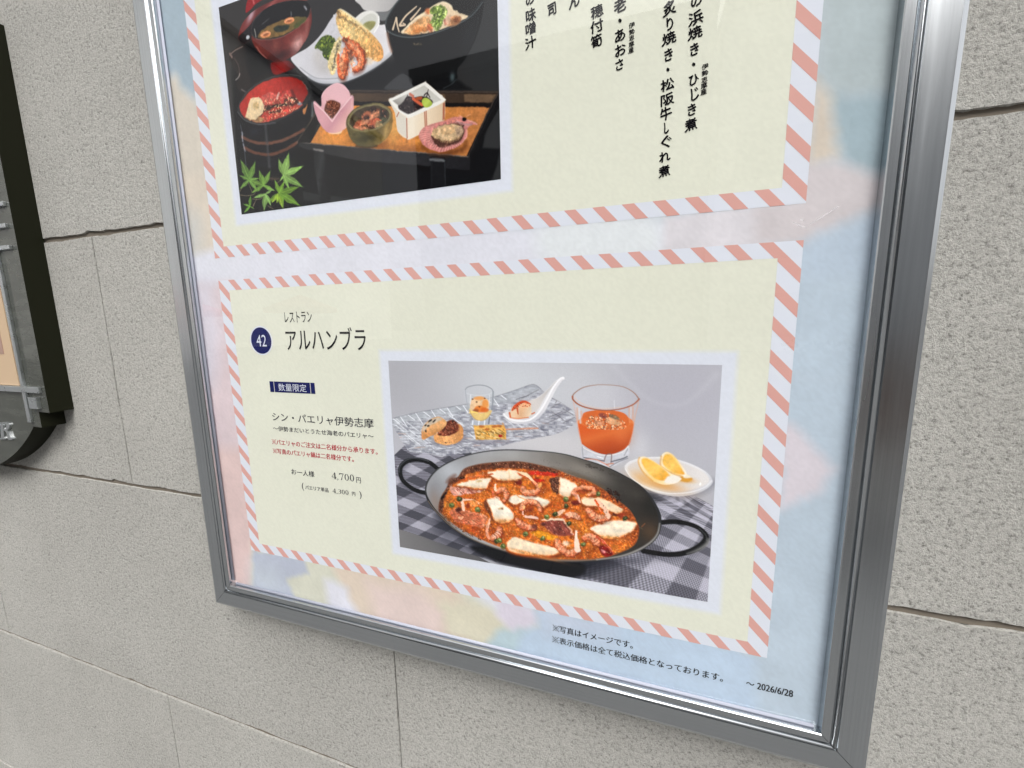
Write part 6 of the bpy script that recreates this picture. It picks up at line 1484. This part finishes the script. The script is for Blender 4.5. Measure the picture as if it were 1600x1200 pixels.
    s.line('I', [(490, 310), (530, 340), (570, 365)], 24, (206, 104, 74), f=2); s.line('I', [(525, 312), (560, 306)], 26, (168, 88, 58), f=2); s.line('I', [(462, 270), (490, 290)], 20, (196, 120, 100), f=2); s.poly('I', [(568, 330), (590, 304), (625, 310), (662, 350), (640, 380), (600, 390), (575, 365)], (176, 196, 88), f=2, g=((590, 310), (640, 385), (190, 206, 104), (154, 176, 70)))
    for a, b in (((432, 490), (437, 660)), ((592, 430), (598, 560)), ((606, 424), (611, 552)), ((362, 435), (345, 470)), ((768, 350), (766, 490)), ((760, 356), (757, 500))): s.line('I', [a, b], 8, (156, 74, 52), f=1.8, a=.85)
    s.line('I', [(432, 668), (434, 700)], 6, (120, 70, 40), f=2, a=.6)

    # scallop on its shell
    s.item('scallop_shell')
    sh = [(542, 655), (552, 605), (590, 565), (650, 540), (740, 515), (800, 500), (850, 478), (920, 470), (960, 490), (1010, 512), (1062, 540), (1000, 555), (968, 590), (970, 640), (930, 700), (870, 748), (790, 778), (720, 784), (640, 762), (580, 722)]
    s.poly('I', [(560, 720), (640, 780), (760, 800), (900, 760), (960, 690), (960, 760), (800, 820), (640, 805)], (96, 52, 26), f=10, a=.7, tag=False)
    s.poly('I', sh, (204, 136, 132), f=1.8, n=(.1, 8)); c = np.array((820., 590.)); s.clip = s.mask('I', sh)
    for a in np.linspace(math.radians(60), math.radians(205), 26):
        d = np.array((math.cos(a) * 1.28, math.sin(a))); s.line('I', [tuple(c + d * 120), tuple(c + d * (196 if a < 2.6 else 215))], 9, (232, 184, 174), f=1.8, a=.6); d2 = np.array((math.cos(a + .06) * 1.28, math.sin(a + .06))); s.line('I', [tuple(c + d2 * 120), tuple(c + d2 * 190)], 6, (168, 92, 90), f=1.8, a=.7)
    s.clip = None
    s.poly('I', [(655, 655), (690, 580), (760, 540), (860, 530), (930, 550), (948, 610), (915, 685), (840, 730), (740, 745), (680, 715)], (88, 58, 50), f=3, n=(.35, 4)); s.poly('I', [(662, 640), (690, 580), (750, 545), (840, 535), (920, 560), (935, 600), (890, 655), (820, 692), (740, 680)], (214, 186, 150), f=2.5, n=(.12, 6))
    for a in np.linspace(.3, 3.4, 22): d = np.array((math.cos(a) * 1.35, math.sin(a))); s.line('I', [tuple(np.array((800, 605)) + d * 74), tuple(np.array((800, 605)) + d * 98)], 8, (190, 160, 120), f=1.8, a=.8)
    s.ell('I', (800, 592), 66, 46, (206, 172, 132), f=2.5); s.ell('I', (790, 585), 44, 28, (218, 186, 146), f=4); s.ell('I', (905, 600), 34, 44, (170, 146, 124), 20, f=3, n=(.2, 5)); s.ell('I', (850, 500), 80, 22, (206, 136, 124), -8, f=3, a=.8); s.line('I', [(880, 520), (940, 535), (1010, 545)], 12, (176, 150, 150), f=3, a=.8)
    s.ell('I', (948, 492), 20, 17, (18, 16, 18)); s.ell('I', (936, 552), 7, 7, (30, 20, 20)); s.line('I', [(895, 455), (925, 475)], 6, (226, 170, 140), a=.8); s.line('I', [(965, 470), (1000, 448)], 6, (226, 170, 140), a=.8); s.line('I', [(980, 500), (1060, 538)], 8, (226, 176, 166), f=2, a=.8); s.line('I', [(970, 590), (966, 640), (930, 700)], 10, (226, 170, 164), f=2, a=.7)

    # maple leaves
    s.item('maple_leaves')
    for pp in ([(270, 760), (310, 860)], [(300, 750), (340, 860), (280, 890), (205, 885)], [(420, 870), (385, 920), (310, 920)], [(320, 980), (350, 920)], [(450, 980), (500, 1010)], [(520, 790), (600, 720)], [(250, 780), (200, 850)], [(330, 960), (315, 1000)]): s.line('G', pp, 5, (168, 150, 120), f=1.6, a=.85)
    maple(s, (285, 750), [(205, 562), (340, 580), (375, 735), (188, 705), (196, 835), (360, 850)], (112, 150, 72), 36)
    maple(s, (290, 985), [(296, 885), (225, 962), (236, 1045), (330, 1010)], (104, 148, 60), 30)
    maple(s, (410, 800), [(372, 655), (478, 660), (405, 705), (275, 745), (300, 870), (520, 850)], (118, 156, 70), 38)
    maple(s, (555, 870), [(742, 805), (748, 985), (590, 1010), (440, 960), (510, 745), (600, 755)], (116, 156, 54), 52)
    maple(s, (430, 875), [(415, 1035), (318, 912), (480, 985), (500, 830)], (136, 172, 98), 40)
    maple(s, (540, 880), [(585, 1005), (480, 960), (530, 960)], (150, 180, 60), 34)
    maple(s, (590, 710), [(545, 555), (640, 503), (772, 622), (772, 818), (642, 835), (560, 760)], (138, 176, 94), 44)
    s.soft('G', (620, 650), 60, 60, (176, 204, 132), .35)
    which = lambda *names: np.isin(s.ids, [q for q, nm in enumerate(s.names) if nm in names]) * 1.0
    fm = s.mask('E', [(860, 440), (980, 310), (1050, 90), (1110, 80), (1480, 450), (1480, 560), (1120, 700), (980, 660)], r=0) + s.mask('E', [(250, 1090), (260, 880), (640, 800), (750, 930), (500, 1085)], r=0)
    fm = np.clip(fm + s.mask('F', [(370, 310), (480, 180), (750, 10), (990, 150), (650, 300)], r=0) + s.mask('G', [(1190, 290), (1300, 110), (1520, 120), (1500, 260), (1330, 310)], r=0) + s.mask('I', [(640, 740), (650, 560), (900, 480), (960, 560), (860, 740)], r=0), 0, 1)
    s.ruffle(fm, 1.7, 6, .32, 8)
    s.ruffle(which('maple_leaves', 'scallop_shell', 'glazed_cup', 'rice_tub', 'soup_bowl', 'tray_table') * (1 - fm), .7, 9, .14, 9)
    s.img = 255 * (np.clip(s.img, 0, 255) / 255) ** 1.12
    s.img *= (1 + .04 * (rg.random((ny, nx)) - .5))[..., None]
    s.img = s.img * .985 + 1
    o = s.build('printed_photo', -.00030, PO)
    o['label'] = 'printed photograph of a Japanese set meal on dark lacquer'
paint_set_meal()
